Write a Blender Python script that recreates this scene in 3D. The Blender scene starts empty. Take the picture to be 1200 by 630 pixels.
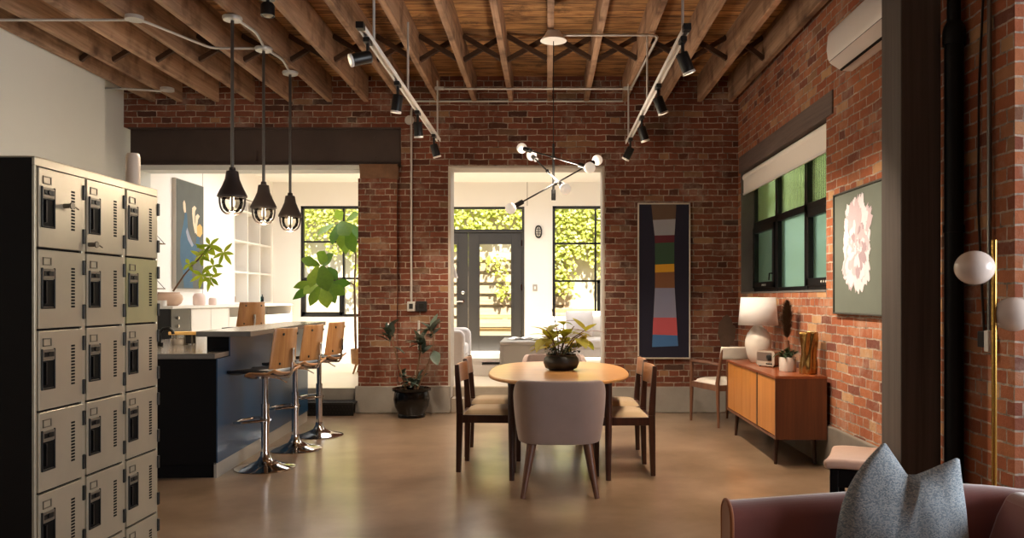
import bpy, bmesh, math, random
from mathutils import Vector, Matrix, Euler, noise
random.seed(7)
scene = bpy.context.scene
COL = scene.collection
PI = math.pi
H = 1.32            # camera height
F = 935.0           # focal length in pixels of a 1200 px wide frame
VX, VY = 641.0, 349.0
def R(a): return math.radians(a)

# ------------------------------------------------------------------ materials
class NT:
    def __init__(s, name):
        s.m = bpy.data.materials.new(name); s.m.use_nodes = True
        s.t = s.m.node_tree; s.t.nodes.clear()
        s.out = s.n('ShaderNodeOutputMaterial')
    def n(s, typ, **kw):
        x = s.t.nodes.new(typ)
        for k, v in kw.items():
            if k.startswith('i_'):
                key = k[2:]
                key = int(key) if key.isdigit() else key.replace('_', ' ')
                x.inputs[key].default_value = v
            else: setattr(x, k, v)
        return x
    def l(s, a, b): s.t.links.new(a, b)
    def ramp(s, fac, stops, interp='LINEAR'):
        r = s.n('ShaderNodeValToRGB'); r.color_ramp.interpolation = interp
        e = r.color_ramp.elements
        while len(e) < len(stops): e.new(0.5)
        for i, (p, c) in enumerate(stops):
            e[i].position = p; e[i].color = (*c, 1) if len(c) == 3 else c
        s.l(fac, r.inputs[0]); return r.outputs[0]
    def mix(s, fac, a, b, mode='MIX'):
        x = s.n('ShaderNodeMix', data_type='RGBA', blend_type=mode)
        for sock, v in ((x.inputs[0], fac), (x.inputs[6], a), (x.inputs[7], b)):
            if hasattr(v, 'links'): s.l(v, sock)
            elif isinstance(v, (int, float)): sock.default_value = v
            else: sock.default_value = (*v, 1) if len(v) == 3 else v
        return x.outputs[2]
    def math(s, op, a, b=0.0):
        x = s.n('ShaderNodeMath', operation=op)
        for sock, v in ((x.inputs[0], a), (x.inputs[1], b)):
            if hasattr(v, 'links'): s.l(v, sock)
            else: sock.default_value = v
        return x.outputs[0]
    def coords(s, scale=(1, 1, 1), kind='Object'):
        tc = s.n('ShaderNodeTexCoord'); mp = s.n('ShaderNodeMapping')
        mp.inputs['Scale'].default_value = scale
        s.l(tc.outputs[kind], mp.inputs[0]); return mp.outputs[0]
    def noise(s, vec, scale, detail=4, rough=.55, out=0, dist=0):
        x = s.n('ShaderNodeTexNoise'); x.inputs['Scale'].default_value = scale
        x.inputs['Detail'].default_value = detail; x.inputs['Roughness'].default_value = rough
        x.inputs['Distortion'].default_value = dist
        s.l(vec, x.inputs['Vector']); return x.outputs[out]
    def bump(s, h, strength=.3, dist=.01):
        b = s.n('ShaderNodeBump'); b.inputs['Strength'].default_value = strength
        b.inputs['Distance'].default_value = dist; s.l(h, b.inputs['Height']); return b.outputs[0]
    def bsdf(s, color, rough=.5, metal=0, normal=None, **kw):
        p = s.n('ShaderNodeBsdfPrincipled')
        for nm, v in (('Base Color', color), ('Roughness', rough), ('Metallic', metal)):
            if hasattr(v, 'links'): s.l(v, p.inputs[nm])
            elif isinstance(v, (int, float)): p.inputs[nm].default_value = v
            else: p.inputs[nm].default_value = (*v, 1)
        for k, v in kw.items():
            k = k.replace('_', ' ')
            p.inputs[k].default_value = (*v, 1) if isinstance(v, tuple) else v
        if normal: s.l(normal, p.inputs['Normal'])
        s.l(p.outputs[0], s.out.inputs[0]); return p

def hx(h):
    h = h.lstrip('#'); c = [int(h[i:i+2], 16)/255 for i in (0, 2, 4)]
    return tuple(x/12.92 if x <= .04045 else ((x+.055)/1.055)**2.4 for x in c)
def dim(c, k): return tuple(x*k for x in c)

def plain(name, col, rough=.5, metal=0, bump=0, bscale=80, var=.0, **kw):
    t = NT(name); c = col
    v = t.coords()
    if var: c = t.mix(t.noise(v, 6, 5), dim(col, 1-var), tuple(min(1, x*(1+var)) for x in col))
    nm = t.bump(t.noise(v, bscale, 3), bump, .004) if bump else None
    t.bsdf(c, rough, metal, nm, **kw); return t.m

def fabric(name, col, scale=420, var=.25, bump=.35, sheen=.3):
    t = NT(name); v = t.coords()
    a = t.n('ShaderNodeTexWave', wave_type='BANDS', bands_direction='X', i_Scale=scale/6.3, i_Distortion=1.0, i_Detail=1.0); t.l(v, a.inputs[0])
    b = t.n('ShaderNodeTexWave', wave_type='BANDS', bands_direction='Z', i_Scale=scale/6.3, i_Distortion=1.0, i_Detail=1.0); t.l(v, b.inputs[0])
    h = t.math('ADD', a.outputs[1], b.outputs[1])
    n2 = t.noise(v, 9, 4)
    c = t.mix(n2, dim(col, 1-var), tuple(min(1, x*(1+var*.6)) for x in col))
    t.bsdf(c, .9, 0, t.bump(h, bump, .002), Sheen_Weight=sheen, Specular_IOR_Level=.2); return t.m

def wood(name, stops, axis='X', freq=14, rough=.4, stretch=.06, bump=.08, coat=0, objvar=.25, knots=False):
    t = NT(name)
    sc = {'X': (stretch, 1, 1), 'Y': (1, stretch, 1), 'Z': (1, 1, stretch)}[axis]
    tc = t.n('ShaderNodeTexCoord'); oi = t.n('ShaderNodeObjectInfo')
    add = t.n('ShaderNodeVectorMath', operation='ADD')
    sm = t.n('ShaderNodeVectorMath', operation='SCALE'); 
    cmb = t.n('ShaderNodeCombineXYZ')
    for i in range(3): t.l(oi.outputs['Random'], cmb.inputs[i])
    t.l(cmb.outputs[0], sm.inputs[0]); sm.inputs['Scale'].default_value = 37
    t.l(tc.outputs['Object'], add.inputs[0]); t.l(sm.outputs[0], add.inputs[1])
    mp = t.n('ShaderNodeMapping'); mp.inputs['Scale'].default_value = sc
    t.l(add.outputs[0], mp.inputs[0]); v = mp.outputs[0]
    n1 = t.noise(v, freq, 6, .6, dist=1.2); n2 = t.noise(v, freq*5, 4, .6); n3 = t.noise(v, freq*.22, 2)
    f = t.math('ADD', t.math('MULTIPLY', n1, .6), t.math('MULTIPLY', n2, .25)); f = t.math('ADD', f, t.math('MULTIPLY', n3, .3))
    f = t.math('SUBTRACT', f, .07)
    c = t.ramp(f, stops)
    if knots:
        k = t.noise(tc.outputs['Object'], 3.2, 3); kk = t.ramp(k, [(.5, (1, 1, 1)), (.72, (.3, .24, .2))])
        c = t.mix(1.0, c, kk, 'MULTIPLY')
    if objvar:
        hv = t.n('ShaderNodeHueSaturation'); t.l(c, hv.inputs['Color'])
        mr = t.n('ShaderNodeMapRange'); t.l(oi.outputs['Random'], mr.inputs[0])
        mr.inputs[3].default_value = 1-objvar; mr.inputs[4].default_value = 1+objvar
        t.l(mr.outputs[0], hv.inputs['Value']); c = hv.outputs[0]
    t.bsdf(c, rough, 0, t.bump(f, bump, .004), Coat_Weight=coat, Coat_Roughness=.15); return t.m

def brick_mat(name, stops, mortar, bw=.225, rh=.0695, ms=.006, grime=.5, rubble=0.0):
    t = NT(name)
    g = t.n('ShaderNodeNewGeometry'); tc = t.n('ShaderNodeTexCoord')
    sp = t.n('ShaderNodeSeparateXYZ'); t.l(tc.outputs['Object'], sp.inputs[0])
    sn = t.n('ShaderNodeSeparateXYZ'); t.l(g.outputs['Normal'], sn.inputs[0])
    isx = t.math('GREATER_THAN', t.math('ABSOLUTE', sn.outputs[0]), .6)
    ca = t.n('ShaderNodeCombineXYZ'); t.l(sp.outputs[0], ca.inputs[0]); t.l(sp.outputs[2], ca.inputs[1])
    cb = t.n('ShaderNodeCombineXYZ'); t.l(sp.outputs[1], cb.inputs[0]); t.l(sp.outputs[2], cb.inputs[1])
    vec = t.mix(isx, ca.outputs[0], cb.outputs[0])
    # wobble so that courses are not ruler straight
    nz = t.n('ShaderNodeTexNoise'); nz.inputs['Scale'].default_value = 5; nz.inputs['Detail'].default_value = 5
    nz.inputs['Roughness'].default_value = .65
    t.l(tc.outputs['Object'], nz.inputs['Vector'])
    sub = t.n('ShaderNodeVectorMath', operation='SUBTRACT'); t.l(nz.outputs['Color'], sub.inputs[0]); sub.inputs[1].default_value = (.5, .5, .5)
    scl = t.n('ShaderNodeVectorMath', operation='SCALE'); t.l(sub.outputs[0], scl.inputs[0]); scl.inputs['Scale'].default_value = .034
    add = t.n('ShaderNodeVectorMath', operation='ADD'); t.l(vec, add.inputs[0]); t.l(scl.outputs[0], add.inputs[1])
    v = add.outputs[0]
    def brk():
        b = t.n('ShaderNodeTexBrick'); b.offset = .5; b.squash = .5; b.squash_frequency = 6
        b.inputs['Scale'].default_value = 1; b.inputs['Mortar Size'].default_value = ms
        b.inputs['Mortar Smooth'].default_value = .25; b.inputs['Brick Width'].default_value = bw
        b.inputs['Row Height'].default_value = rh; b.inputs['Bias'].default_value = 0
        t.l(v, b.inputs['Vector']); return b
    b = brk()
    b.inputs['Color1'].default_value = (0, 0, 0, 1); b.inputs['Color2'].default_value = (1, 1, 1, 1); b.inputs['Mortar'].default_value = (.5, .5, .5, 1)
    c = t.ramp(b.outputs['Color'], stops)
    o = tc.outputs['Object']
    big = t.noise(o, 1.1, 5, .6); med = t.noise(o, 14, 5, .65); fine = t.noise(o, 70, 4, .6)
    c = t.mix(t.math('MULTIPLY', med, .7), c, t.mix(1.0, c, (.5, .46, .46), 'MULTIPLY'))
    # pale bloom and mortar smears over groups of bricks
    sm = t.ramp(t.noise(o, 2.6, 6, .7), [(.52, (0, 0, 0)), (.72, (1, 1, 1))])
    c = t.mix(t.math('MULTIPLY', sm, .42), c, mortar)
    mc = t.mix(t.ramp(t.noise(o, 9, 5, .7), [(.35, (0, 0, 0)), (.65, (1, 1, 1))]), dim(mortar, .3), mortar)
    frayed = t.math('ADD', t.math('ADD', b.outputs['Fac'], t.math('MULTIPLY', t.math('SUBTRACT', fine, .5), .9)), t.math('MULTIPLY', t.math('SUBTRACT', t.noise(o, 4, 3), .5), .8))
    mf = t.ramp(frayed, [(.34, (0, 0, 0)), (.75, (1, 1, 1))])
    c = t.mix(mf, c, mc)
    gr = t.ramp(big, [(.34, (.45, .43, .42)), (.6, (1, 1, 1))])
    c = t.mix(grime, c, t.mix(1.0, c, gr, 'MULTIPLY'))
    hgt = t.math('SUBTRACT', t.math('ADD', t.math('MULTIPLY', med, .6), t.math('MULTIPLY', fine, .35)), t.math('MULTIPLY', mf, .8))
    t.bsdf(c, .88, 0, t.bump(hgt, .8, .012), Specular_IOR_Level=.25); return t.m

def glass_mat(name, tint=(1, 1, 1), rough=.0, refl=.5):
    t = NT(name)
    tr = t.n('ShaderNodeBsdfTransparent'); tr.inputs[0].default_value = (*tint, 1)
    gl = t.n('ShaderNodeBsdfGlossy'); gl.inputs['Roughness'].default_value = rough
    fr = t.n('ShaderNodeFresnel'); fr.inputs[0].default_value = 1.45
    mx = t.n('ShaderNodeMixShader'); t.l(t.math('MULTIPLY', fr.outputs[0], refl), mx.inputs[0])
    t.l(tr.outputs[0], mx.inputs[1]); t.l(gl.outputs[0], mx.inputs[2]); t.l(mx.outputs[0], t.out.inputs[0]); return t.m

def leaf_mat(name, a, b, back=None, rough=.4, trans=.35):
    t = NT(name); oi = t.n('ShaderNodeNewGeometry'); 
    c = t.mix(oi.outputs['Random Per Island'], a, b)
    c = t.mix(t.math('MULTIPLY', t.noise(t.coords(), 25, 3), .5), c, dim(a, .5))
    p = t.bsdf(c, rough)
    tl = t.n('ShaderNodeBsdfTranslucent'); t.l(t.mix(1.0, c, (1.0, 1.0, .45), 'MULTIPLY'), tl.inputs[0])
    mx = t.n('ShaderNodeMixShader'); mx.inputs[0].default_value = trans
    t.l(p.outputs[0], mx.inputs[1]); t.l(tl.outputs[0], mx.inputs[2]); t.l(mx.outputs[0], t.out.inputs[0]); return t.m

def emit_mat(name, col, k):
    t = NT(name); e = t.n('ShaderNodeEmission'); e.inputs[0].default_value = (*col, 1); e.inputs[1].default_value = k
    t.l(e.outputs[0], t.out.inputs[0]); return t.m

M = {}
BR = [(0, hx('4c2f28')), (.12, hx('70402f')), (.34, hx('7e4a38')), (.52, hx('764232')), (.68, hx('88503c')), (.88, hx('7a4838')), (.95, hx('a07a5a')), (1, hx('4e3832'))]
BR2 = [(0, hx('70443a')), (.14, hx('96583f')), (.34, hx('a66646')), (.52, hx('9c583c')), (.68, hx('b0704c')), (.86, hx('a2684a')), (.95, hx('c49a70')), (1, hx('74503f'))]
M['brick_back'] = brick_mat('brick_back', BR, hx('b2a495'), grime=.6)
M['brick_right'] = brick_mat('brick_right', BR2, hx('b8a899'), grime=.35)
M['stone'] = plain('rough_stone', hx('6a4e3a'), .95, bump=1.0, bscale=45, var=.6)
M['white_wall'] = plain('white_plaster', hx('d2d4d0'), .8, bump=.05, bscale=30, var=.02)
M['ext_white'] = plain('extension_white_paint', hx('ece8e2'), .7)
M['joint'] = plain('panel_joint', hx('a09a92'), .7)

def floor_mat():
    t = NT('polished_concrete'); v = t.coords()
    a = t.noise(v, .8, 5, .6, dist=.4); b = t.noise(v, 3.2, 6, .62)
    f = t.math('ADD', t.math('MULTIPLY', a, .6), t.math('MULTIPLY', b, .4))
    c = t.ramp(f, [(.3, hx('5a4636')), (.45, hx('7a644f')), (.56, hx('8c7560')), (.7, hx('a08870'))])
    t.bsdf(c, .29, 0, None, Specular_IOR_Level=.6, Coat_Weight=.45, Coat_Roughness=.16); return t.m
M['floor'] = floor_mat()
M['concrete'] = plain('grey_concrete', hx('8a847e'), .85, bump=.3, bscale=20, var=.22)
M['terrazzo'] = plain('speckled_concrete', hx('9a8f82'), .6, bump=.2, bscale=120, var=.3)
M['ext_floor'] = plain('pale_concrete_floor', hx('c9b9a2'), .35, var=.1)
def deck_mat():
    t = NT('ceiling_boards'); tc = t.n('ShaderNodeTexCoord')
    sp = t.n('ShaderNodeSeparateXYZ'); t.l(tc.outputs['Object'], sp.inputs[0])
    row = t.math('FLOOR', t.math('MULTIPLY', sp.outputs[1], 1/.165)); fr = t.math('FRACT', t.math('MULTIPLY', sp.outputs[1], 1/.165))
    wn = t.n('ShaderNodeTexWhiteNoise', noise_dimensions='1D'); t.l(row, wn.inputs['W'])
    off = t.n('ShaderNodeCombineXYZ'); t.l(t.math('MULTIPLY', wn.outputs[0], 50), off.inputs[0]); t.l(t.math('MULTIPLY', wn.outputs[0], 90), off.inputs[1])
    ad = t.n('ShaderNodeVectorMath', operation='ADD'); t.l(tc.outputs['Object'], ad.inputs[0]); t.l(off.outputs[0], ad.inputs[1])
    mp = t.n('ShaderNodeMapping'); mp.inputs['Scale'].default_value = (.12, 1, 1); t.l(ad.outputs[0], mp.inputs[0])
    n1 = t.noise(mp.outputs[0], 9, 7, .65, dist=1.5); n2 = t.noise(mp.outputs[0], 45, 4)
    f = t.math('ADD', t.math('MULTIPLY', n1, .7), t.math('MULTIPLY', n2, .3))
    c = t.ramp(f, [(.3, hx('20150e')), (.42, hx('6e4a2c')), (.52, hx('a87c4c')), (.68, hx('c89c66'))])
    st = t.ramp(t.noise(tc.outputs['Object'], 3, 5, .7), [(.56, (1, 1, 1)), (.68, (.2, .16, .13))])
    c = t.mix(.8, c, t.mix(1.0, c, st, 'MULTIPLY'))
    hv = t.n('ShaderNodeHueSaturation'); t.l(c, hv.inputs['Color'])
    t.l(t.math('ADD', t.math('MULTIPLY', wn.outputs[0], .5), .72), hv.inputs['Value'])
    seam = t.math('LESS_THAN', fr, .045)
    c = t.mix(seam, hv.outputs[0], (.012, .008, .006))
    t.bsdf(c, .8, 0, t.bump(t.math('SUBTRACT', f, seam), .5, .012)); return t.m
M['deck'] = deck_mat()
M['joist'] = wood('joist_timber', [(.2, hx('46342a')), (.4, hx('86684f')), (.58, hx('ae8c72')), (.8, hx('d0b498'))], 'Y', 12, .8, .05, .4, objvar=.14, knots=True)
M['brace'] = wood('bridging_timber', [(.2, hx('1c120c')), (.5, hx('422c1d')), (.85, hx('6a4a32'))], 'X', 14, .8, .1, .2, objvar=.15)
M['post_wood'] = wood('stained_post_timber', [(.2, hx('2c2522')), (.5, hx('4f4642')), (.85, hx('6a5f59'))], 'Z', 10, .75, .03, .3, objvar=0)
M['lintel_wood'] = wood('lintel_timber', [(.2, hx('332824')), (.5, hx('5e4f49')), (.85, hx('74655e'))], 'Y', 12, .75, .05, .3, objvar=0)
M['steel_beam'] = plain('rusted_beam_paint', hx('3a2d29'), .55, bump=.15, bscale=15, var=.3)
M['galv'] = plain('galvanised_conduit', hx('c4c2be'), .4, .35)
M['white_metal'] = plain('white_powder_coat', hx('e4e2de'), .4)
M['black_metal'] = plain('black_powder_coat', hx('0f0f10'), .4)
M['black_iron'] = plain('black_drain_iron', hx('050505'), .5, Specular_IOR_Level=.2)
M['gunmetal'] = plain('gunmetal', hx('2b2a2a'), .38, .7)
M['shade_bronze'] = plain('dark_bronze_shade', hx('38302d'), .5, .3)
M['pole_metal'] = plain('brushed_pole_metal', hx('6a6865'), .3, .9)
M['chrome'] = plain('chrome', hx('c8c4c0'), .06, 1)
M['brass'] = plain('brass', hx('b08a45'), .25, 1)
M['black_frame'] = plain('black_window_frame', hx('0c0d0f'), .35)
M['door_grey'] = plain('charcoal_door_paint', hx('353230'), .5)
M['reveal'] = plain('reveal_plaster', hx('5d5a57'), .85, bump=.3, bscale=20, var=.3)
M['glass'] = glass_mat('clear_glass')
M['bulb_glass'] = glass_mat('lamp_glass', (1, .97, .9), .0, 1.2)
SPOT_E, CHAND_E, SKY_E, BAY_FILL_E, SUN_E, WORLD_E, EXPO = 140, 30, 78, 125, 11, 1.5, 1.0
# ------------------------------------------------------------------ geometry
class MB:
    def __init__(s): s.bm = bmesh.new()
    def face(s, vs):
        try: return s.bm.faces.new(vs)
        except ValueError: return None
    def box(s, x0, x1, y0, y1, z0, z1, mat=None):
        vs = [Vector((x, y, z)) for z in (z0, z1) for y in (y0, y1) for x in (x0, x1)]
        if mat: vs = [mat @ v for v in vs]
        b = [s.bm.verts.new(v) for v in vs]
        for f in ((0, 2, 3, 1), (4, 5, 7, 6), (0, 1, 5, 4), (2, 6, 7, 3), (0, 4, 6, 2), (1, 3, 7, 5)): s.face([b[i] for i in f])
        return s
    def bar(s, p, q, w, h, up=(0, 0, 1), w1=None, h1=None):
        """square-section bar from p to q, width w (sideways) and height h (along up)."""
        p, q, up = Vector(p), Vector(q), Vector(up); d = (q-p).normalized()
        sd = d.cross(up)
        if sd.length < 1e-4: sd = d.cross(Vector((1, 0, 0)))
        sd.normalize(); u = sd.cross(d)
        w1 = w if w1 is None else w1; h1 = h if h1 is None else h1
        a = [s.bm.verts.new(p+sd*x*w/2+u*y*h/2) for x, y in ((-1, -1), (1, -1), (1, 1), (-1, 1))]
        b = [s.bm.verts.new(q+sd*x*w1/2+u*y*h1/2) for x, y in ((-1, -1), (1, -1), (1, 1), (-1, 1))]
        s.face(a[::-1]); s.face(b)
        for i in range(4): s.face([a[i], a[(i+1) % 4], b[(i+1) % 4], b[i]])
        return s
    def tube(s, pts, r, n=10, caps=True):
        pts = [Vector(p) for p in pts]; rs = r if isinstance(r, (list, tuple)) else [r]*len(pts)
        rings = []; ref = None
        for i, p in enumerate(pts):
            d = (pts[min(i+1, len(pts)-1)]-pts[max(i-1, 0)]).normalized()
            if ref is None:
                ref = Vector((0, 0, 1)) if abs(d.z) < .9 else Vector((1, 0, 0))
            sd = d.cross(ref).normalized(); u = sd.cross(d).normalized(); ref = u
            rings.append([s.bm.verts.new(p+(sd*math.cos(2*PI*k/n)+u*math.sin(2*PI*k/n))*rs[i]) for k in range(n)])
        for a, b in zip(rings, rings[1:]):
            for k in range(n): s.face([a[k], a[(k+1) % n], b[(k+1) % n], b[k]])
        if caps: s.face(rings[0][::-1]); s.face(rings[-1])
        return s
    def cyl(s, p, q, r, r1=None, n=20): return s.tube([p, q], [r, r if r1 is None else r1], n)
    def lathe(s, prof, c=(0, 0, 0), n=32, axis=None, squash=(1, 1)):
        """prof: (radius, height) pairs; axis: matrix to turn the z axis elsewhere."""
        c = Vector(c); rings = []
        for r, z in prof:
            if r < 1e-5: vs = [Vector((0, 0, z))]
            else: vs = [Vector((r*math.cos(2*PI*k/n)*squash[0], r*math.sin(2*PI*k/n)*squash[1], z)) for k in range(n)]
            if axis: vs = [axis @ v for v in vs]
            rings.append([s.bm.verts.new(v+c) for v in vs])
        for a, b in zip(rings, rings[1:]):
            for k in range(n):
                k1 = (k+1) % n
                if len(a) == 1 and len(b) == 1: continue
                if len(a) == 1: s.face([a[0], b[k1], b[k]])
                elif len(b) == 1: s.face([a[k], a[k1], b[0]])
                else: s.face([a[k], a[k1], b[k1], b[k]])
        if len(rings[0]) > 1: s.face(rings[0][::-1])
        if len(rings[-1]) > 1: s.face(rings[-1])
        return s
    def ball(s, c, r, n=24, m=14, sq=(1, 1, 1)):
        c = Vector(c)
        prof = [(r*math.sin(PI*i/m), -r*math.cos(PI*i/m)) for i in range(m+1)]
        return s.lathe(prof, c, n, Matrix.Diagonal((sq[0], sq[1], sq[2])))
    def prism(s, poly, axis, u0, u1, mat=None):
        """poly in the plane across axis: x->(y,z), y->(x,z), z->(x,y)."""
        def P(a, b, u):
            v = Vector({'x': (u, a, b), 'y': (a, u, b), 'z': (a, b, u)}[axis]); return mat @ v if mat else v
        A = [s.bm.verts.new(P(a, b, u0)) for a, b in poly]; B = [s.bm.verts.new(P(a, b, u1)) for a, b in poly]
        s.face(A); s.face(B[::-1]); n = len(poly)
        for i in range(n): s.face([A[i], B[i], B[(i+1) % n], A[(i+1) % n]])
        return s
    def patch(s, fn, nu, nv, closeu=False):
        g = [[s.bm.verts.new(Vector(fn(i/nu, j/nv))) for j in range(nv+1)] for i in range(nu if closeu else nu+1)]
        for i in range(nu):
            for j in range(nv):
                i1 = (i+1) % len(g); s.face([g[i][j], g[i1][j], g[i1][j+1], g[i][j+1]])
        return s
    def leaf(s, base, d, nrm, L, W, droop=.25, fold=.15, shape=None, n=5):
        base, d, nrm = Vector(base), Vector(d).normalized(), Vector(nrm)
        sd = d.cross(nrm)
        if sd.length < 1e-3: sd = d.cross(Vector((.3, .9, .2)))
        sd.normalize(); up = sd.cross(d).normalized()
        shape = shape or [0.06, .62, 1, .92, .6, .02]
        n = len(shape)-1; rows = []
        for i in range(n+1):
            t = i/n; p = base+d*L*t-up*droop*L*t*t-Vector((0, 0, droop*.3*L*t*t)); w = W/2*shape[i]
            rows.append([s.bm.verts.new(p-sd*w+up*fold*w), s.bm.verts.new(p), s.bm.verts.new(p+sd*w+up*fold*w)])
        for a, b in zip(rows, rows[1:]):
            s.face([a[0], a[1], b[1], b[0]]); s.face([a[1], a[2], b[2], b[1]])
        return s
    def build(s, name, mat, parent=None, bevel=0, smooth=None, solid=0, sub=0, seg=2, kind=None, normals=True):
        if normals: bmesh.ops.recalc_face_normals(s.bm, faces=s.bm.faces[:])
        me = bpy.data.meshes.new(name); s.bm.to_mesh(me); s.bm.free()
        ob = bpy.data.objects.new(name, me); COL.objects.link(ob)
        me.materials.append(M[mat] if isinstance(mat, str) else mat)
        if smooth is not None:
            for p in me.polygons: p.use_smooth = True
            if smooth < 179: me.set_sharp_from_angle(angle=R(smooth))
        if solid:
            md = ob.modifiers.new('solid', 'SOLIDIFY'); md.thickness = abs(solid); md.offset = 0 if solid > 0 else -1
        if bevel:
            md = ob.modifiers.new('bevel', 'BEVEL'); md.width = bevel; md.segments = seg; md.limit_method = 'ANGLE'; md.angle_limit = R(40)
            md.harden_normals = False
        if sub:
            md = ob.modifiers.new('sub', 'SUBSURF'); md.levels = sub; md.render_levels = sub
        if parent: ob.parent = parent
        if kind: ob['kind'] = kind
        return ob

def thing(name, label, cat, loc=(0, 0, 0), rz=0, group=None):
    o = bpy.data.objects.new(name, None); COL.objects.link(o)
    o.location = loc; o.rotation_euler = (0, 0, rz); o.empty_display_size = .1
    o['label'] = label; o['category'] = cat
    if group: o['group'] = group
    return o
def tag(o, label, cat, group=None, kind=None):
    o['label'] = label; o['category'] = cat
    if group: o['group'] = group
    if kind: o['kind'] = kind
    return o
def copy_tree(o, parent=None):
    c = o.copy(); COL.objects.link(c)
    if parent: c.parent = parent
    for ch in list(o.children): copy_tree(ch, c)
    return c
def struct(mb, name, mat, parent=None, **kw): return mb.build(name, mat, parent, kind='structure', **kw)
def rrect(w, h, r, n=5, cx=0, cy=0):
    """rounded rectangle outline, counter-clockwise."""
    out = []
    for k, (sx, sy) in enumerate(((1, 1), (-1, 1), (-1, -1), (1, -1))):
        for i in range(n+1):
            a = PI/2*(k+i/n); out.append((cx+sx*(w/2-r)+r*math.cos(a), cy+sy*(h/2-r)+r*math.sin(a)))
    return out
M['reveal_light'] = plain('pale_cement_reveal', hx('b5aca2'), .8, bump=.2, bscale=20, var=.12)
# ------------------------------------------------------------------ more materials
M['reveal_light'] = plain('pale_cement_reveal', hx('b5aca2'), .8, bump=.2, bscale=20, var=.12)
M['checker_plate'] = plain('worn_checker_plate', hx('3a3836'), .4, .8)
M['checker_dark'] = plain('dark_perforated_steel', hx('1d1b1a'), .5, .5)
M['blind_white'] = plain('blind_fabric', hx('efeae2'), .85)
def frosted(name, tint, rough, bumped):
    t = NT(name); v = t.coords()
    g = t.n('ShaderNodeBsdfRefraction'); g.inputs['Color'].default_value = (*tint, 1); g.inputs['Roughness'].default_value = rough; g.inputs['IOR'].default_value = 1.12
    tr = t.n('ShaderNodeBsdfTranslucent'); tr.inputs[0].default_value = (*tint, 1)
    gl = t.n('ShaderNodeBsdfGlossy'); gl.inputs['Roughness'].default_value = .25
    if bumped:
        wv = t.n('ShaderNodeTexWave', wave_type='BANDS', bands_direction='Y', i_Scale=9.0, i_Distortion=2.5, i_Detail=2.0); t.l(v, wv.inputs[0])
        nm = t.bump(wv.outputs[1], .5, .01); t.l(nm, g.inputs['Normal']); t.l(nm, gl.inputs['Normal'])
    m1 = t.n('ShaderNodeMixShader'); m1.inputs[0].default_value = .25; t.l(g.outputs[0], m1.inputs[1]); t.l(tr.outputs[0], m1.inputs[2])
    m2 = t.n('ShaderNodeMixShader'); m2.inputs[0].default_value = .05; t.l(m1.outputs[0], m2.inputs[1]); t.l(gl.outputs[0], m2.inputs[2])
    t.l(m2.outputs[0], t.out.inputs[0]); return t.m
M['frosted_glass'] = frosted('frosted_glass', (.55, .66, .55), .35, False)
M['reeded_glass'] = frosted('reeded_glass', (.76, .84, .54), .22, True)
M['locker_face'] = plain('worn_beige_locker_paint', hx('bbb09a'), .32, .55, bump=.05, bscale=40, var=.14)
M['locker_green'] = plain('greenish_locker_paint', hx('b2ae86'), .32, .55, bump=.05, bscale=40, var=.14)
M['locker_shell'] = plain('charcoal_locker_paint', hx('16120f'), .6, var=.2, Specular_IOR_Level=.2)
M['dark_steel'] = plain('dark_steel', hx('2a2826'), .4, .7)
M['nickel'] = plain('worn_nickel', hx('857d70'), .4, .7)
M['black_hole'] = plain('black_recess', hx('050505'), .6, Specular_IOR_Level=.15)
M['navy'] = plain('navy_gloss_panel', hx('1c3f5e'), .3, 0, Coat_Weight=.12, Coat_Roughness=.1)
M['black_panel'] = plain('black_island_panel', hx('050508'), .55, Specular_IOR_Level=.15)
M['counter_stone'] = plain('grey_quartz_counter', hx('6b6660'), .18, var=.12)
M['kick_steel'] = plain('brushed_kick_steel', hx('b0aba2'), .4, .4)
OAK = [(.2, hx('76502c')), (.45, hx('a07044')), (.62, hx('b08252')), (.85, hx('c49a6a'))]
M['ply'] = wood('bent_oak_ply', OAK, 'Z', 16, .35, .07, .04, coat=.3, objvar=.06)
M['table_top'] = wood('teak_table_top', [(.2, hx('94602f')), (.45, hx('b88550')), (.62, hx('c89660')), (.85, hx('d4a878'))], 'X', 8, .3, .06, .03, coat=.25, objvar=0)
M['dark_wood'] = wood('dark_rosewood', [(.2, hx('1d0f0b')), (.5, hx('3a2018')), (.85, hx('56301f'))], 'Z', 18, .35, .06, .04, objvar=.08)
M['back_rail'] = wood('warm_back_rail', [(.2, hx('7a4a2c')), (.5, hx('a06a42')), (.85, hx('bd8a5c'))], 'Y', 14, .3, .08, .03, objvar=.08)
M['walnut'] = wood('walnut', [(.2, hx('3c241a')), (.5, hx('66422f')), (.85, hx('805a42'))], 'Z', 18, .4, .06, .04, objvar=.06)
M['teak_front'] = wood('teak_door_veneer', [(.2, hx('8a4e20')), (.42, hx('b0702f')), (.6, hx('c0803e')), (.85, hx('ce9456'))], 'Z', 11, .3, .05, .02, coat=.2, objvar=.1)
M['teak_case'] = wood('teak_carcass', [(.2, hx('3a1e12')), (.5, hx('5e341f')), (.85, hx('744629'))], 'Z', 12, .32, .05, .02, coat=.2, objvar=0)
M['teak_case_top'] = wood('teak_case_top', [(.2, hx('4e2413')), (.5, hx('7d4022')), (.85, hx('96532e'))], 'Y', 12, .3, .05, .02, coat=.3, objvar=0)
M['chair_fabric'] = fabric('taupe_wool', hx('9c8a84'), 500, .12, .25)
M['seat_fabric'] = fabric('tan_seat_cloth', hx('a08a6e'), 500, .12, .25)
M['white_fabric'] = fabric('cream_cloth', hx('d9d2c8'), 500, .08, .25)
M['sofa_ext'] = fabric('pale_grey_sofa_cloth', hx('c9c0ba'), 400, .1, .25)
M['velvet'] = fabric('dusty_rose_velvet', hx('8c524b'), 700, .22, .12, sheen=.8)
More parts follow.
